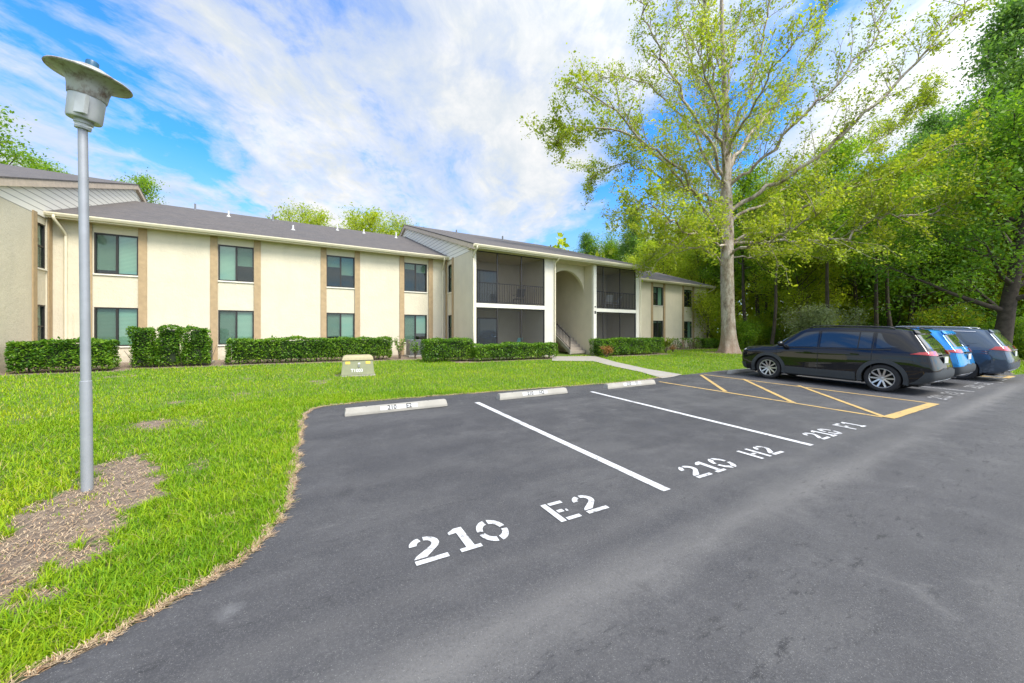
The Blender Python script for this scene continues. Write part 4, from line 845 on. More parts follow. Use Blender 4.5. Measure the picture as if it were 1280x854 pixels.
def sycamore():
    rng=np.random.default_rng(42); g=G(912,441); D=g[1]; root=empty('sycamore_tree',g)
    S=D/F
    def W(x,y,dd=0.): dd=dd*.62 if dd<0 else dd; d=D+dd; return np.array([(x-CX)/F*d-g[0],dd,CZ+(HY-y)/F*d-g[2]])   # bearing, height and depth relative to the trunk
    tk=[W(912,441)*np.array([1,1,0])+[0,0,-.2],W(911.5,432),W(911,418),W(910,395),W(909,360),W(909,320),W(909,285),W(908,250),W(908,215,.1),W(908,180,.2),W(907,140,.3),W(905,95,.4),W(903,50,.5),W(902,0,.6),W(900,-50,.6),W(900,-90,.6)]
    rr=[.70,.53,.45,.42,.40,.39,.38,.35,.30,.25,.21,.17,.14,.11,.08,.03]
    tp=np.array(smooth_curve(tk,3)); tr=np.interp(np.linspace(0,len(rr)-1,len(tp)),range(len(rr)),rr)
    V,Fs=tubes_np([(tp,tr)],28)
    zz=V[:,2]; ax=np.stack([np.interp(zz,tp[:,2],tp[:,0]),np.interp(zz,tp[:,2],tp[:,1])],1); off=V[:,:2]-ax; a=np.arctan2(off[:,1],off[:,0])
    fl=np.clip(1.3-zz,0,1.6)/1.6; sc=1+fl**2*(.12+.42*np.maximum(0,np.sin(a*5+.6))**2+.2*np.sin(a*3+2))+.035*np.sin(a*7+zz*1.3)+.02*np.sin(a*4-zz*2)
    V[:,:2]=ax+off*sc[:,None]
    link('trunk',np_mesh('trunk',V,Fs,True),M['syc'],root)
    big=[];small=[];A=[];dens=[]
    # main limbs: (start y on the trunk, via points (x,y,depth), radius)
    limbs=[(318,[(885,265,-1),(840,215,-2.5),(780,165,-4),(715,165,-5),(697,178,-5.5)],.13),(300,[(880,250,1),(830,222,2),(775,205,3),(735,225,4)],.11),
     (262,[(870,235,-2),(820,190,-5),(770,140,-7),(720,110,-8)],.13),(250,[(880,190,2),(845,140,4),(800,100,5),(745,95,6)],.14),(225,[(885,175,-2),(850,110,-3.5),(820,60,-5),(800,0,-6)],.15),
     (200,[(890,150,1),(868,90,2),(850,20,3),(840,-50,3)],.14),(170,[(895,110,-2),(885,40,-3),(875,-30,-3.5)],.13),(190,[(925,140,-1),(945,80,-2),(960,10,-3),(970,-60,-3)],.14),
     (215,[(940,165,2),(985,110,4),(1020,50,5),(1040,-30,6)],.15),(236,[(945,205,-2),(1000,150,-4),(1050,100,-5),(1095,40,-6),(1120,-20,-6)],.15),
     (268,[(950,240,-1),(1010,205,-3),(1070,155,-5),(1130,95,-6),(1180,40,-7),(1212,0,-7)],.19),(280,[(960,250,2),(1020,215,4),(1080,190,6),(1130,150,7),(1165,120,7)],.14),
     (306,[(960,302,-2),(1015,300,-4),(1060,296,-5.5),(1085,278,-6),(1110,270,-6.5),(1155,268,-7),(1200,250,-7.5),(1245,240,-8)],.12),(300,[(955,290,-1),(1000,262,-3),(1040,240,-5),(1090,225,-6),(1150,200,-7),(1200,180,-7)],.12),
     (310,[(950,285,1),(990,262,3),(1040,245,4),(1090,240,5)],.11),(315,[(890,300,-3),(860,290,-6),(830,270,-9),(800,250,-10)],.10),(322,[(930,308,-3),(960,300,-7),(990,285,-10),(1020,265,-12)],.11),
     (270,[(900,235,3),(880,200,7),(850,160,10)],.12),(240,[(920,200,4),(950,160,8),(980,120,11)],.12),(230,[(900,180,-4),(890,120,-8),(870,60,-11)],.13),(200,[(925,160,-4),(960,100,-8),(1000,40,-10)],.13),
     (130,[(915,70,2),(925,10,3),(930,-50,3)],.1),(110,[(890,50,2),(870,-10,4),(860,-60,4)],.1),(285,[(870,262,3),(835,258,5),(800,262,6),(770,275,6)],.09),(325,[(960,318,2),(1010,312,4),(1060,318,5)],.07),(330,[(880,312,-3),(850,310,-5),(820,300,-6)],.07)]
    for li,(ys,via,r0) in enumerate(limbs):
        y0=W(908,ys); P=np.array(smooth_curve([y0]+[W(*v) for v in via],5)); P[1:-1]+=rng.normal(0,.10,P[1:-1].shape); r=np.linspace(r0*.82,.022,len(P)); big.append((P,r))
        Lt=np.sum(np.linalg.norm(np.diff(P,axis=0),axis=1)); low=ys>=300 or li in (11,)
        n2=int(Lt*2.3)
        for j in range(n2):
            t=.16+.84*(j+rng.random())/n2; p,d=at(P,t); L2=(2.9-1.5*t)*rng.uniform(.6,1.3)
            dd=perp(rng,d,rng.uniform(.45,.95)); dd[2]+=.15 if low else .3; Q,q_=branch(rng,p,dd,L2,.030,.010,5,.11,.06); small.append((Q,q_))
            n3=4
            for k in range(n3):
                t3=.2+.8*(k+rng.random())/n3; p3,d3=at(Q,t3); S_,s_=branch(rng,p3,perp(rng,d3,rng.uniform(.4,1.)),L2*.45*rng.uniform(.6,1.3),.013,.006,3,.14,.05); small.append((S_,s_)); A.append(S_[1:]); dens.append(2.5 if low else 1.)
            A.append(Q[2:]); dens.append(2.5 if low else 1.)
    link('limbs',np_mesh('limbs',*tubes_np(big,8),smooth=True),M['syc'],root); link('twigs',np_mesh('twigs',*tubes_np(small,3)),M['syc'],root)
    w=np.concatenate([np.full(len(a),d) for a,d in zip(A,dens)]); A=np.concatenate(A); n=132000; idx=rng.choice(len(A),n,p=w/w.sum()); C=A[idx]+rng.normal(0,.17,(n,3)); hz_=np.stack([np.interp(C[:,2],tp[:,2],tp[:,0]),np.interp(C[:,2],tp[:,2],tp[:,1])],1); C=C[(np.linalg.norm(C[:,:2]-hz_,axis=1)>1.7)|(C[:,2]>17)|(C[:,1]>.6)]
    V,Fs=leaves(C,.116,rng,.7,.3,sv=.35); link('crown',np_mesh('crown',V,Fs),M['sycleaf'],root)
    tag(root,'tall pale barked sycamore with sparse young leaves on the lawn beside the black SUV','tree')
sycamore()
M['leaf_a']=leafmat('broad_leaf',[(.07,.17,.02),(.15,.29,.025),(.25,.40,.03),(.35,.48,.05)],.5,.55)
M['leaf_y']=leafmat('spring_leaf',[(.20,.31,.02),(.32,.42,.025),(.46,.52,.035),(.54,.57,.07)],.5,.55)
M['leaf_d']=leafmat('oak_leaf',[(.06,.15,.02),(.11,.24,.025),(.18,.33,.03),(.27,.41,.045)],.5,.5)
M['leaf_b']=leafmat('cypress_leaf',[(.07,.17,.05),(.13,.26,.06),(.20,.34,.08),(.28,.42,.10)],.5,.5)
M['moss']=leafmat('grey_shrub_leaf',[(.20,.24,.11),(.30,.34,.17),(.38,.42,.24)],.6,.35)
def proto(nm,label,cat_,group,meshes,ml,mb='bark'):
    root=empty(nm,(0,0,0)); tag(root,label,cat_,group); link('trunk',meshes[0],M[mb],root); link('crown',meshes[1],M[ml],root); return root
used={}
def place(key,x,d,sc,rz,label=None,group=None,sz=None):
    o=PR[key]
    if key not in DEF: DEF[key]=(o['label'],o['group'])
    if key in used: o=copy_tree(o)
    used[key]=1; r=(x-CX)/F; p=np.array([r*d,d]); o.location=(p[0],p[1],gz(p)-.1); o.rotation_euler=(0,0,rz); o.scale=(sc,sc,sz or sc)
    if label: o['label']=label
    else: o['label'],o['group']=DEF[key]
    if label: o['group']=group or DEF[key][1]
    return o
GR='woodland trees behind the lot'
DEF={}
PR={'green':proto('broadleaf_tree','mid green broadleaf tree standing in the woodland behind the lot','tree',GR,make_tree(1,15,5.,.24,.38,20,7,3,27000,.18,'','',spread=1.6),'leaf_a'),
 'lime':proto('broadleaf_tree','yellow green spring tree in the woodland edge','tree',GR,make_tree(2,13,4.6,.20,.36,20,7,3,25000,.17,'','',spread=1.5),'leaf_y'),
 'oak':proto('oak_tree','dark crowned oak in the woodland behind the lot','tree',GR,make_tree(3,14,6.5,.42,.2,20,8,3,28000,.17,'','',shape='wide',spread=1.7),'leaf_d'),
 'tall':proto('cypress_tree','tall feathery cypress rising from the woodland','tree',GR,make_tree(4,24,4.2,.28,.34,30,6,3,25000,.19,'','',shape='tall',spread=1.6),'leaf_b'),
 'under':proto('understory_bush','loose yellow green bush on the woodland floor','bush',GR,make_tree(5,4.2,2.4,.07,.05,12,6,3,15000,.13,'','',spread=1.1),'leaf_y'),
 'underd':proto('understory_bush','dark green bush on the woodland floor','bush',GR,make_tree(6,3.4,2.2,.06,.04,12,6,3,15000,.13,'','',spread=1.1),'leaf_a'),
 'bare':proto('slender_tree','bare dark slender trunk in the woodland','tree',GR,make_tree(8,15,2.6,.17,.50,14,5,2,8000,.17,'','',spread=1.3),'leaf_a')}
rt=random.Random(5)
# individually recognisable ones
place('oak',1247,21.5,1.0,.4,'dark gnarled oak with a heavy forked trunk behind the third parked car')
place('tall',1235,33,1.2,1.,'tallest feathery tree rising above the woodland at the upper right corner',sz=1.40)
place('tall',1290,36,1.15,2.,'feathery tree at the right edge, behind the tallest one',sz=1.3)
place('lime',466,40,.95,.3,'bright spring green crown showing above the wing roof, left of the centre gable',sz=.97)
place('lime',392,40,.78,1.3,'smaller bright green crown at the left end of the pair above the wing roof',sz=.98)
place('lime',505,42,.75,2.6,'bright green crown just behind the left gable of the centre block',sz=.92)
place('bare',2,32,1.36,.2,'thin blue green treetop above the far left roof',sz=1.28)
place('bare',158,38,.9,2.2,'small thin treetop behind the tip of the left gable',sz=1.16)
place('bare',52,40,1.35,4.,'sparse small treetop just left of the lamp post above the roof')
place('green',690,75,.86,.6,'small distant treetop above the centre roof left of the sycamore')
# the wood behind the right wing and the parked cars
rows=[('tall',742,62,.78),('green',765,60,.98),('tall',790,56,.82),('green',815,58,1.0),('lime',800,50,.78),('lime',838,46,.86),('tall',852,60,.95),('lime',872,42,.86),
 ('green',890,52,1.15),('lime',925,47,.95),('green',950,38,.98),('tall',968,56,1.0),('lime',985,40,1.),('lime',1005,31,.72),('green',1020,45,1.2),('lime',1050,37,.98),('green',1075,33,.92),('tall',1092,50,.98),('tall',1120,40,.95),('green',1135,52,1.4),('tall',1150,44,1.1),('tall',1180,40,1.15),('lime',1165,38,1.25),('tall',1200,46,1.35),('green',1060,55,1.3),('green',1010,60,1.25),('lime',1110,42,1.05),('green',1135,33,.95),('green',1150,46,1.25),('tall',1165,52,1.0),
 ('lime',1185,33,.85),('green',1195,37,1.1),('green',1225,44,1.35),('green',1275,29,1.1),('lime',1300,30,1.2),('lime',1340,26,.9),('oak',1380,34,1.3),('green',1440,38,1.2)]
for i,(k,x,d,s) in enumerate(rows): place(k,x,d,s*rt.uniform(.95,1.05),rt.uniform(0,6.28))
for i in range(32): place('bare',915+i*13+rt.uniform(-8,8),rt.uniform(26,40),rt.uniform(.8,1.1),rt.uniform(0,6.28))
for i in range(24):
    x=885+i*20+rt.uniform(-9,9); place(rt.choice(['under','under','underd']),x,rt.uniform(29,46) if x<1240 else rt.uniform(23,32),rt.uniform(.45,.95),rt.uniform(0,6.28))
for x in (1255,1290,1275): place('underd',x,rt.uniform(22,26),.62,rt.uniform(0,6))
b=place('underd',1030,26,.80,1.1,'pale grey green twiggy bush behind the bonnet of the black SUV')
for ch in b.children:
    if ch.name.startswith('crown'):
        ch.data=ch.data.copy(); ch.data.materials[0]=M['moss']
# far wood as one mass of leaves
def far_wood():
    rng=np.random.default_rng(9); n=50000; th=rng.uniform(.10,1.15,n); r=rng.uniform(58,95,n); x=r*np.sin(th); y=r*np.cos(th)
    top=15+2.5*np.sin(th*23)+2*np.sin(th*57+1)+1.5*np.sin(th*101); z=top*rng.random(n)**.75; keep=(np.sin(x*.5+z*.4)+np.sin(y*.6-z*.7)+np.sin(x*.9+y*.3)+rng.normal(0,.5,n))>-1.0
    P=np.column_stack([x,y,z])[keep]; P[:,2]+=gz(P[:,:2]); V,Fs=leaves(P,.75,rng,.7,.2); o=link('woods',np_mesh('woods',V,Fs),M['leaf_y']); tag(o,'distant mass of woodland foliage','woods',kind='stuff')
far_wood()
# broad backing behind the camera side is left open on purpose
# ================================================================ cars
def catmull(P,k):
    P=np.asarray(P,float); out=[]
    for i in range(len(P)-1):
        a=P[max(i-1,0)];b=P[i];c=P[i+1];d=P[min(i+2,len(P)-1)]
        for j in range(k): t=j/k; out.append(.5*((2*b)+(c-a)*t+(2*a-5*b+4*c-d)*t*t+(3*b-a-3*c+d)*t**3))
    out.append(P[-1]); return np.array(out)
#        x per ring point                                   y                                               z
ST=[([.22,.14,.00,-.02,.04,.10,.40,.46,.47],[0]*9,[.34,.34,.44,.64,.92,1.10,1.56,1.615,1.64]),
 ([.26,.18,.03,.01,.07,.13,.42,.47,.48],[0,.62,.72,.74,.74,.71,.55,.42,0],[.34,.34,.44,.64,.92,1.10,1.555,1.615,1.64]),
 ([.42,.34,.22,.17,.22,.28,.56,.60,.61],[0,.76,.87,.90,.895,.855,.60,.47,0],[.28,.28,.38,.62,.92,1.10,1.58,1.635,1.66]),
 ([.80]*9,[0,.80,.905,.925,.92,.88,.635,.49,0],[.24,.24,.34,.62,.92,1.085,1.60,1.66,1.685]),
 ([1.4]*9,[0,.80,.905,.925,.92,.885,.65,.50,0],[.22,.22,.33,.62,.90,1.06,1.62,1.68,1.70]),
 ([2.1]*9,[0,.80,.905,.92,.915,.885,.655,.51,0],[.22,.22,.33,.60,.88,1.045,1.625,1.69,1.71]),
 ([2.72]*9,[0,.80,.905,.92,.915,.885,.645,.50,0],[.22,.22,.33,.60,.87,1.035,1.58,1.655,1.68]),
 ([3.15,3.15,3.15,3.15,3.15,3.15,3.13,3.20,3.24],[0,.80,.905,.92,.915,.88,.715,.54,0],[.22,.22,.33,.60,.865,1.03,1.345,1.385,1.40]),
 ([3.52,3.52,3.52,3.52,3.52,3.54,3.52,3.60,3.68],[0,.80,.905,.925,.92,.865,.775,.55,0],[.22,.22,.33,.60,.86,1.02,1.09,1.12,1.13]),
 ([3.95]*9,[0,.80,.91,.93,.925,.86,.77,.50,0],[.24,.24,.35,.60,.88,1.005,1.06,1.09,1.10]),
 ([4.33]*9,[0,.74,.87,.905,.89,.82,.72,.45,0],[.26,.26,.36,.60,.86,.96,1.01,1.04,1.045]),
 ([4.47,4.50,4.53,4.55,4.54,4.50,4.47,4.47,4.47],[0,.58,.70,.74,.73,.69,.60,.40,0],[.30,.30,.38,.58,.79,.89,.955,.985,.99]),
 ([4.50,4.54,4.58,4.61,4.60,4.57,4.55,4.54,4.53],[0]*9,[.30,.30,.38,.58,.78,.87,.92,.945,.95])]
def car_surface(kx=1.,ky=1.,kz=1.):
    A=np.array([np.stack(s,1) for s in ST],float); A[...,0]*=kx; A[...,1]*=ky; A[...,2]*=kz
    Kx,Kr=10,8
    S=catmull(A,Kx); S=np.array([catmull(r,Kr) for r in S]); S[...,1]=np.maximum(S[...,1],0); return S,Kx,Kr
def car(paint_m,opts):
    kx,ky,kz=opts.get('k',(1,1,1)); S,Kx,Kr=car_surface(kx,ky,kz); ns,nr=S.shape[:2]
    # normals
    du=np.gradient(S,axis=0); dv=np.gradient(S,axis=1); Nn=np.cross(dv,du); Nn/=np.linalg.norm(Nn,axis=2)[...,None]+1e-9
    ctr=np.array([2.3*kx,0,.8]); flip=np.sum(Nn*(S-ctr),2)<0; Nn[flip]*=-1
    ax=[(.95*kx,.365*kz),(3.68*kx-.02,.365*kz)]; ra=.425
    root=empty(opts['name'],(0,0,0)); cladm=opts['clad']; glassm=opts['glass']
    def ev(s,t):   # s station units, t ring units
        x=np.clip(s*Kx,0,ns-1.001); y=np.clip(t*Kr,0,nr-1.001); i=x.astype(int); j=y.astype(int); fx=(x-i)[...,None]; fy=(y-j)[...,None]
        def b(Q): return (Q[i,j]*(1-fx)+Q[i+1,j]*fx)*(1-fy)+(Q[i,j+1]*(1-fx)+Q[i+1,j+1]*fx)*fy
        return b(S),b(Nn)
    def patch(name,m,sf,tf,na=16,nb=6,off=.006,parent=root,mirror=(1,-1),edge=.0,mask=None):
        """sf(b)->(s0,s1), tf(a)->(t0,t1): a strip of the body surface standing proud of it"""
        out=[]
        for mi in mirror:
            a=np.linspace(0,1,na+1); b=np.linspace(0,1,nb+1); Aa,Bb=np.meshgrid(a,b,indexing='ij')
            t0,t1=tf(Aa); T=t0+(t1-t0)*Bb; s0,s1=sf(Bb); Sg=s0+(s1-s0)*Aa; P,Q=ev(Sg,T); P=P+Q*off
            P=P*np.array([1,mi,1]); back=(P-Q*np.array([1,mi,1])*(off+.012)); n=P.reshape(-1,3); nb_=back.reshape(-1,3); V=np.concatenate([n,nb_]); k=len(n)
            idx=np.arange((na+1)*(nb+1)).reshape(na+1,nb+1); Fq=np.stack([idx[:-1,:-1],idx[1:,:-1],idx[1:,1:],idx[:-1,1:]],-1).reshape(-1,4)
            if mask is not None:
                cc=n[Fq].mean(1); Fq=Fq[mask(cc)]
            rim=[]
            if mask is None:
                loop=list(idx[:,0])+list(idx[-1,1:])+list(idx[-2::-1,-1])+list(idx[0,-2:0:-1]); rim=[(loop[i],loop[(i+1)%len(loop)],loop[(i+1)%len(loop)]+k,loop[i]+k) for i in range(len(loop))]
            Fa=np.concatenate([Fq,np.array(rim,int).reshape(-1,4)]) if len(rim) else Fq
            me=np_mesh(name,V,Fa,True); import bmesh; bm=bmesh.new(); bm.from_mesh(me); bmesh.ops.recalc_face_normals(bm,faces=bm.faces); bm.to_mesh(me); bm.free()
            try: me.set_sharp_from_angle(angle=R(40))
            except Exception: pass
            out.append(link(name,me,m,parent))
        return out
    # body shell with the wheel openings
    idx=np.arange(ns*nr).reshape(ns,nr); Fq=np.stack([idx[:-1,:-1],idx[1:,:-1],idx[1:,1:],idx[:-1,1:]],-1).reshape(-1,4); V=S.reshape(-1,3)
    cc=V[Fq].mean(1); keep=np.ones(len(Fq),bool)
    for x,z in ax: keep&=~((np.hypot(cc[:,0]-x,cc[:,2]-z)<ra-.005)&(cc[:,1]>.5))
    Fq=Fq[keep]; V2=V*np.array([1,-1,1]); VV=np.concatenate([V,V2]); FF=np.concatenate([Fq,Fq[:,::-1]+len(V)])
    me=np_mesh('body',VV,FF,True); import bmesh; bm=bmesh.new(); bm.from_mesh(me); bmesh.ops.remove_doubles(bm,verts=bm.verts,dist=.0005); bmesh.ops.recalc_face_normals(bm,faces=bm.faces); bm.to_mesh(me); bm.free()
    body=link('body',me,paint_m,root)
    # wheel wells, arches
    samp=S[:,int(.9*Kr):int(6*Kr)].reshape(-1,3)
    def Y(x,z): 
        d=np.hypot(samp[:,0]-x,samp[:,2]-z); k=np.argpartition(d,4)[:4]; w=1/(d[k]+1e-3); return float((samp[k,1]*w).sum()/w.sum())
    for x,z in ax:
        for mi in (1,-1):
            w=MB(); n=20; V=[];Fs=[]
            for i in range(n+1):
                a=math.pi*(-.12+1.24*i/n); V+=[(x+ra*math.cos(a),mi*.52,z+ra*math.sin(a)),(x+ra*math.cos(a),mi*(.895*ky),z+ra*math.sin(a))]
            for i in range(n): Fs.append((2*i,2*i+1,2*i+3,2*i+2))
            V.append((x,mi*.52,z)); c=len(V)-1
            for i in range(n): Fs.append((2*i,2*i+2,c))
            w.add(V,Fs).build('wheel_well',M['tyre_dark'],root,smooth=False)
            # arch trim: a band following the body around the opening
            r0,r1=ra-.02,ra+opts.get('archw',.075); V=[];Fs=[]; n=26
            for i in range(n+1):
                a=math.pi*(-.08+1.16*i/n)
                for r in (r0,r1):
                    px,pz=x+r*math.cos(a),z+r*math.sin(a); y=Y(px,max(pz,.3)); V+=[(px,mi*(y+.016),pz),(px,mi*(y-.03),pz)]
            for i in range(n):
                b=4*i; Fs+=[(b,b+4,b+6,b+2),(b,b+1,b+5,b+4),(b+2,b+6,b+7,b+3)]
            MB().add(V,Fs).build('wheel_arch',cladm,root,auto=True)
    # lower cladding between the wheels and bumpers
    front=9.+(.33-.0)/.38; 
    patch('rocker_panel',cladm,lambda b:(4.12,7.12),lambda a:(1.05,2.55+0*a),30,6,.010)
    if opts.get('clad_bumper',True):
        patch('rear_bumper',cladm,lambda b:(0.,2.0+.55*(1-b)),lambda a:(1.,2.95+.55*np.clip(1-np.abs(a-.18)*4,0,1)*.5-.0*a),22,8,.014)
    else: patch('rear_bumper',paint_m,lambda b:(0.,2.35),lambda a:(1.,3.35+0*a),20,8,.016)
    patch('skid_plate',M['silver'],lambda b:(0.,1.05),lambda a:(1.15,1.75+0*a),8,3,.022)
    patch('front_bumper',cladm,lambda b:(10.05,12.),lambda a:(1.,2.6+0*a),20,6,.010)
    patch('front_grille',M['grille'],lambda b:(11.25,12.),lambda a:(2.75,4.6+0*a),8,6,.010)
    patch('headlight',M['lamp_glass'],lambda b:(10.25-.0*b,11.35),lambda a:(4.55,5.1+0*a),12,4,.010)
    # glass
    beltoff=5.16
    for (s0,s1,f) in ((3.66,5.30,0),(5.42,6.95,1)):
        if f: sf=lambda b,s0=s0:(s0+.03*b,7.62-1.55*b**1.0)
        else: sf=lambda b,s0=s0,s1=s1:(s0+.02*b,s1+.02*b)
        patch('side_window',glassm,sf,lambda a:(beltoff,5.86+0*a),16,8,.006)
    patch('window_divider',M['seam'],lambda b:(4.06,4.10),lambda a:(beltoff,5.86+0*a),1,10,.008)
    patch('quarter_window',glassm,lambda b:(2.72+.5*b,3.50+.04*b),lambda a:(beltoff+.08*(1-a)+.0,5.30+.54*np.clip(a*1.5,0,1)),8,6,.006)
    patch('windshield',glassm,lambda b:(6.30,8.-.10),lambda a:(6.22,8.0+0*a),12,10,.005)
    patch('rear_window',glassm,lambda b:(0.,1.12),lambda a:(5.20,5.90+0*a),10,8,.008)
    patch('rear_spoiler',paint_m if not opts.get('dark_spoiler') else cladm,lambda b:(0.,1.25),lambda a:(5.93,6.55+0*a),10,4,.045)
    tl=opts.get('tail',0)
    if tl==0:
        patch('tail_light',M['tail'],lambda b:(.62,2.42-.35*b),lambda a:(4.52+.22*a,5.06-.12*a),16,5,.018)
    else:
        patch('tail_light',M['tail'],lambda b:(.55,2.35-.3*b),lambda a:(4.3+.35*a,5.08-.05*a),16,5,.02)
    # shut lines
    for s in (3.61,5.36): patch('door_seam',M['seam'],lambda b,s=s:(s-.012,s+.012),lambda a:(2.5,5.95+0*a),1,24,.0025)
    patch('door_seam',M['seam'],lambda b:(7.72-.0*b,7.75),lambda a:(2.5,5.1+0*a),1,20,.0025)
    patch('tailgate_seam',M['seam'],lambda b:(1.52,1.56),lambda a:(3.3,5.9+0*a),1,20,.003)
    patch('bonnet_seam',M['seam'],lambda b:(8.2,11.0),lambda a:(5.42,5.46+0*a),16,1,.003)
    patch('belt_trim',opts.get('belt',M['seam']),lambda b:(3.0,7.75),lambda a:(5.06,5.12+0*a),30,1,.010)
    if opts.get('chrome'): patch('window_trim',M['silver'],lambda b:(2.75,6.2),lambda a:(5.9,5.96+0*a),30,1,.012)
    for mi in (1,-1):
        for s in (4.15,5.75):
            P,Q=ev(np.array([[s]]),np.array([[4.55]])); p=P[0,0]*np.array([1,mi,1]); MB().bar(p+[-.09,mi*.03,0],p+[.09,mi*.028,.004],.028,.03).build('door_handle',paint_m,root,bevel=.008)
        P,Q=ev(np.array([[7.15]]),np.array([[5.15]])); p=P[0,0]*np.array([1,mi,1]); MB().tube([p,p+[.02,mi*.10,.06]],.03,8).build('mirror_stalk',M['seam'],root)
        m=MB(); m.lathe([(.0,-.11),(.055,-.10),(.085,-.03),(.085,.05),(.06,.10),(0,.11)],16); 
        o=m.build('side_mirror',opts.get('mirror',paint_m),root,smooth=True); o.location=p+np.array([.04,mi*.17,.10]); o.rotation_euler=(R(90),0,0); o.scale=(.9,1.,1.15)
        # roof rail
        pts=[]
        for s in np.linspace(3.0,5.9,14): P,Q=ev(np.array([[s]]),np.array([[6.45]])); e=min(1,min(s-3.0,5.9-s)*4+.0); pts.append(P[0,0]*np.array([1,mi,1])+[0,0,.01+.035*e])
        MB().tube(pts,.016,8).build('roof_rail',opts.get('rail',M['silver']),root,smooth=True)
    # plate, exhaust, wiper, antenna
    P,Q=ev(np.array([[.0]]),np.array([[3.9]])); p=P[0,0]; pl=MB(); pl.box(p[0]-.035,p[0]-.02,-.155,.155,p[2]-.08,p[2]+.08); pl.build('number_plate',M['plate'],root,bevel=.003)
    MB().box(p[0]-.022,p[0]+.03,-.36,.36,p[2]+.10,p[2]+.14).build('tailgate_garnish',M['silver'] if opts.get('chrome') else M['seam'],root,bevel=.01)
    for mi in (1,-1): MB().tube([(.16*kx,mi*.52,.30),(.34,mi*.52,.30)],.034,12,cap=False).build('exhaust_tip',M['silver'],root,smooth=True)
    MB().add([(1.2*kx,-.012,1.70*kz),(1.2*kx,.012,1.70*kz),(1.03*kx,0,1.70*kz),(1.06*kx,0,1.755*kz)],[(0,1,3),(0,3,2),(1,2,3),(0,2,1)]).build('antenna_fin',paint_m,root)
    und=MB(); und.box(.35,4.35*kx,-.6,.6,.2,.32); und.build('underbody',M['tyre_dark'],root)
    # wheels
    for x,z in ax:
        for mi in (1,-1):
            w=empty('wheel',(x,mi*(.80*ky),z)); w.parent=root; s=mi; rt_=.362*kz
            t=MB(); t.lathe([(.25,-.10),(.30,-.115),(.345,-.105),(rt_,-.08),(rt_+.002,0),(rt_,.08),(.345,.105),(.30,.115),(.252,.10)],48,axis='y'); t.build('tyre',M['tyre'],w,smooth=True)
            r=MB(); r.lathe([(.248,-.10),(.240,.02),(.236,.092),(.245,.103),(.256,.103),(.258,.09)],40,axis='y'); 
            if mi<0: r.v=[(a,-b,c) for a,b,c in r.v]
            r.build('rim',M['rim'],w,smooth=False,auto=True)
            d=MB(); d.lathe([(0,.0),(.235,.0)],32,axis='y'); d.v=[(a,mi*.015+b,c) for a,b,c in d.v]; d.build('brake_disc',M['tyre_dark'],w)
            sp=MB()
            for k in range(5):
                for dd in (-.19,.19):
                    a=2*math.pi*k/5+.3; a2=a+dd; p=np.array([math.cos(a+dd*2.2)*.045,mi*.06,math.sin(a+dd*2.2)*.045]); q_=np.array([math.cos(a2*1.0+dd*.55)*.240,mi*.09,math.sin(a2+dd*.55)*.240]); sp.bar(p,q_,.040,.03,up=(0,1,0))
            sp.build('spokes',M['rim'],w,bevel=.004); hb=MB(); hb.lathe([(0,.075),(.035,.075),(.055,.06),(.055,.03)],20,axis='y'); hb.v=[(a,mi*b,c) for a,b,c in hb.v]; hb.build('hub_cap',M['rim'],w)
    # dim cabin interior is closed by the dark glass
    tag(root,opts['label'],'car','cars parked in the lot'); return root
M['tyre']=simple('tyre_rubber',(.025,.025,.026),.8,bump=.2); M['tyre_dark']=simple('wheel_well',(.012,.012,.012),.9)
M['rim']=simple('alloy',(.60,.61,.63),.28,.85,var=.03); M['silver']=simple('silver_trim',(.55,.56,.58),.3,.8,var=.03)
M['grille']=simple('grille_black',(.012,.012,.012),.4); M['seam']=simple('seam_black',(.008,.008,.008),.5)
M['plate']=simple('number_plate',(.62,.65,.60),.45)
def gl(name,col,r=.03,spec=.6,coat=1.): 
    m,nt=mat(name); t=NT(nt); t.out(t.pbr(Base_Color=col,Roughness=r,Specular_IOR_Level=spec,Coat_Weight=coat,Coat_Roughness=.02)); return m
M['carglass']=gl('tinted_car_glass',(.012,.02,.025)); M['carglass2']=gl('tinted_car_glass_blue',(.02,.05,.08))
M['tail']=gl('red_lens',(.42,.012,.012),.12); M['tail_clear']=gl('clear_lens',(.55,.45,.42),.15); M['lamp_glass']=gl('headlight_glass',(.45,.47,.5),.1)
clad=simple('grey_cladding',(.042,.048,.052),.55,var=.05)
def cpaint(name,col,metal=.4):
    m,nt=mat(name); t=NT(nt); co=t.n('ShaderNodeTexCoord').outputs['Object']; fl=t.noise(co,900,2,.5)
    c=t.mix(t.ramp(fl,[(.45,0.),(.7,.25)]),col,[min(1,x*2+.02) for x in col]); t.out(t.pbr(Base_Color=c,Metallic=metal,Roughness=.035,Coat_Weight=0.,Specular_IOR_Level=.6)); return m
YAW=math.atan2(PD[1],PD[0])
def put(o,c,scale=1.):   # c: ground point under the rear axle
    p=np.array(c)[:2]-PD*.95; o.location=(p[0],p[1],gz(p)+.002); pitch=math.atan2(gz(p+PD*3)-gz(p),3); o.rotation_euler=(0,-pitch,YAW)
M['rail']=simple('black_rail',(.02,.02,.022),.35); base=dict(clad=clad,glass=M['carglass'],rail=M['rail'])
put(car(cpaint('black_paint',(.004,.0045,.006),.0),dict(base,name='parked_suv',label='glossy black SUV with grey wheel arch cladding, nearest of the three parked cars')),C1)
put(car(cpaint('blue_paint',(.02,.24,.60),.2),dict(base,name='parked_suv',label='bright blue SUV parked between the black one and the dark blue grey one')),C1+PU*3.0+PD*.10)
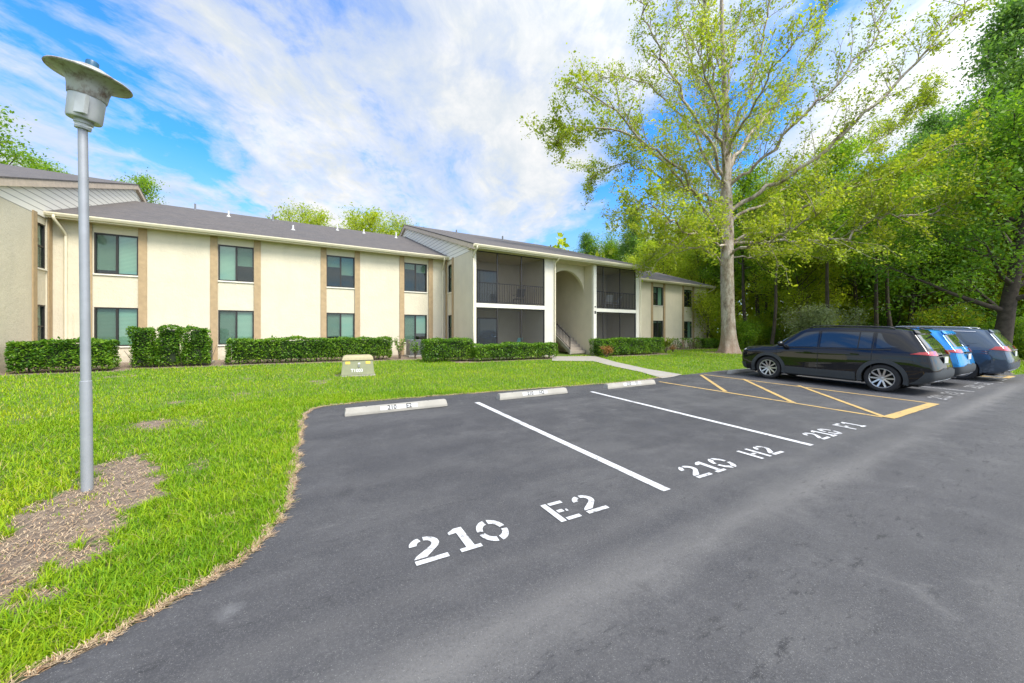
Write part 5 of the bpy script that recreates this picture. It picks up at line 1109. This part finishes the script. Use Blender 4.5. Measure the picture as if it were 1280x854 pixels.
put(car(cpaint('steel_blue_paint',(.085,.115,.155),.45),dict(name='parked_suv',clad=cpaint('steel_blue_lower',(.085,.115,.155),.45),glass=M['carglass2'],clad_bumper=False,k=(1.06,1.06,1.045),tail=1,chrome=True,archw=.03,label='large dark blue grey SUV, farthest right of the parked cars')),C1+PU*6.3-PD*.35)
# ================================================================ light, sky, camera
w=bpy.data.worlds.new('World'); SC.world=w; w.use_nodes=True; nt=w.node_tree; nt.nodes.clear(); t=NT(nt)
SUN_EL=R(52); az=R(132)                                   # azimuth clockwise from +Y (sun behind the camera, to its left)
sky=t.n('ShaderNodeTexSky',sky_type='NISHITA'); sky.sun_disc=False; sky.sun_elevation=SUN_EL; sky.sun_rotation=az; sky.air_density=1.4; sky.dust_density=.3; sky.ozone_density=3.
d=t.n('ShaderNodeTexCoord').outputs['Generated']; s=t.n('ShaderNodeSeparateXYZ',i_0=d)
zc=t.math('ADD',t.math('MAXIMUM',s.outputs[2],.0),.16); px=t.math('DIVIDE',s.outputs[0],zc); py=t.math('DIVIDE',s.outputs[1],zc)
pv=t.n('ShaderNodeCombineXYZ',i_0=px,i_1=py,i_2=0.).outputs[0]
warp=t.n('ShaderNodeTexNoise',i_Vector=pv,i_Scale=1.1,i_Detail=4.).outputs['Color']
wv=t.n('ShaderNodeVectorMath',operation='ADD'); nt.links.new(pv,wv.inputs[0]); 
ws=t.n('ShaderNodeVectorMath',operation='SCALE'); nt.links.new(warp,ws.inputs[0]); ws.inputs['Scale'].default_value=.42; nt.links.new(ws.outputs[0],wv.inputs[1])
def mp_(sx,sy,lx=0.,ly=0.,rot=0.):
    o=t.n('ShaderNodeMapping',i_Vector=wv.outputs[0],i_Rotation=(0,0,R(rot)),i_Scale=(sx,sy,1)); o.inputs['Location'].default_value=(lx,ly,0); return o.outputs[0]
s1=t.noise(mp_(2.3,1.0,7.2,3.1),1.,9,.60); s2=t.noise(mp_(8.,4.2),1.,7,.65)
puff=t.noise(mp_(1.25,.95,4.3,1.9),1.,10,.60); big=t.noise(mp_(.75,.5,2.1,.7),1.,3,.5)
stk=t.math('ADD',t.math('ADD',t.math('MULTIPLY',s1,.42),t.math('MULTIPLY',t.noise(mp_(4.6,3.2,1.1,2.2),1.,9,.66),.33)),t.math('MULTIPLY',big,.32))
puf=t.math('ADD',t.math('ADD',t.math('MULTIPLY',puff,.72),t.math('MULTIPLY',s2,.10)),t.math('MULTIPLY',big,.25))
right=t.ramp(px,[(0.,0.),(.35,1.)]); right=t.math('MULTIPLY',right,1.)
pxs=t.math('ADD',px,.55); right=t.ramp(pxs,[(0.,0.),(.5,1.)])
cov=t.mix(right,stk,t.math('ADD',puf,.035))
cm=t.ramp(cov,[(.45,.0),(.49,.42),(.53,.80),(.585,1.)])
hz=t.ramp(s.outputs[2],[(0.,1.),(.12,.8),(.36,0.)]); cm=t.math('MAXIMUM',cm,t.math('MULTIPLY',hz,.72))
shade=t.ramp(t.math('ADD',t.math('MULTIPLY',puff,.6),t.math('MULTIPLY',s2,.4)),[(.36,(.72,.83,.97)),(.48,(.88,.94,1.0)),(.60,(1.12,1.12,1.12))])
CL=1.
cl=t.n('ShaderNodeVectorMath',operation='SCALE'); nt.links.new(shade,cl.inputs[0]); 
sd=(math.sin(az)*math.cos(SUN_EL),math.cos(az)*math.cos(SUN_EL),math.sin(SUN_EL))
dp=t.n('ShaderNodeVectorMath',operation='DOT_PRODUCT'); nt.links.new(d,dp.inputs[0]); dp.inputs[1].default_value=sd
glow=t.math('POWER',t.math('MAXIMUM',dp.outputs['Value'],0.),2.2); nt.links.new(t.math('ADD',t.math('MULTIPLY',glow,9.5),3.9),cl.inputs['Scale'])   # extra cloud brightness towards the sun, added as fill for the shaded walls
skyc=t.mix(1.,sky.outputs[0],(.26,.80,1.5),'MULTIPLY')
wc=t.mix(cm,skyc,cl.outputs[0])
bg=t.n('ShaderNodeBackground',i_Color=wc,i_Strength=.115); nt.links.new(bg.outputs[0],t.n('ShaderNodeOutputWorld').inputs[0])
L=bpy.data.lights.new('sun','SUN'); L.energy=2.5; L.angle=R(22); L.color=(1.,.94,.84); lo=bpy.data.objects.new('sun',L); COL.objects.link(lo)
lo.rotation_euler=(R(90)-SUN_EL,0,math.pi-az)
from mathutils import Vector
dv=Vector((math.sin(az)*math.cos(SUN_EL),math.cos(az)*math.cos(SUN_EL),math.sin(SUN_EL))); lo.rotation_euler=dv.to_track_quat('Z','Y').to_euler(); lo.location=(0,-10,30)
cd=bpy.data.cameras.new('camera'); cam=bpy.data.objects.new('camera',cd); COL.objects.link(cam); cam.location=(0,0,CZ); cam.rotation_euler=(R(90),0,0)
cd.sensor_width=36; cd.lens=36*F/1280; cd.shift_y=-(427-HY)/1280; cd.clip_start=.1; cd.clip_end=3000; SC.camera=cam
vs=SC.view_settings; vs.view_transform='Standard'; vs.look='None'; vs.gamma=1; vs.use_curve_mapping=False; vs.exposure=1.0
SC.cycles.max_bounces=8; SC.cycles.transparent_max_bounces=12; SC.cycles.diffuse_bounces=4; SC.cycles.glossy_bounces=3; SC.cycles.transmission_bounces=2
SC.cycles.caustics_reflective=False; SC.cycles.caustics_refractive=False; SC.cycles.use_denoising=True
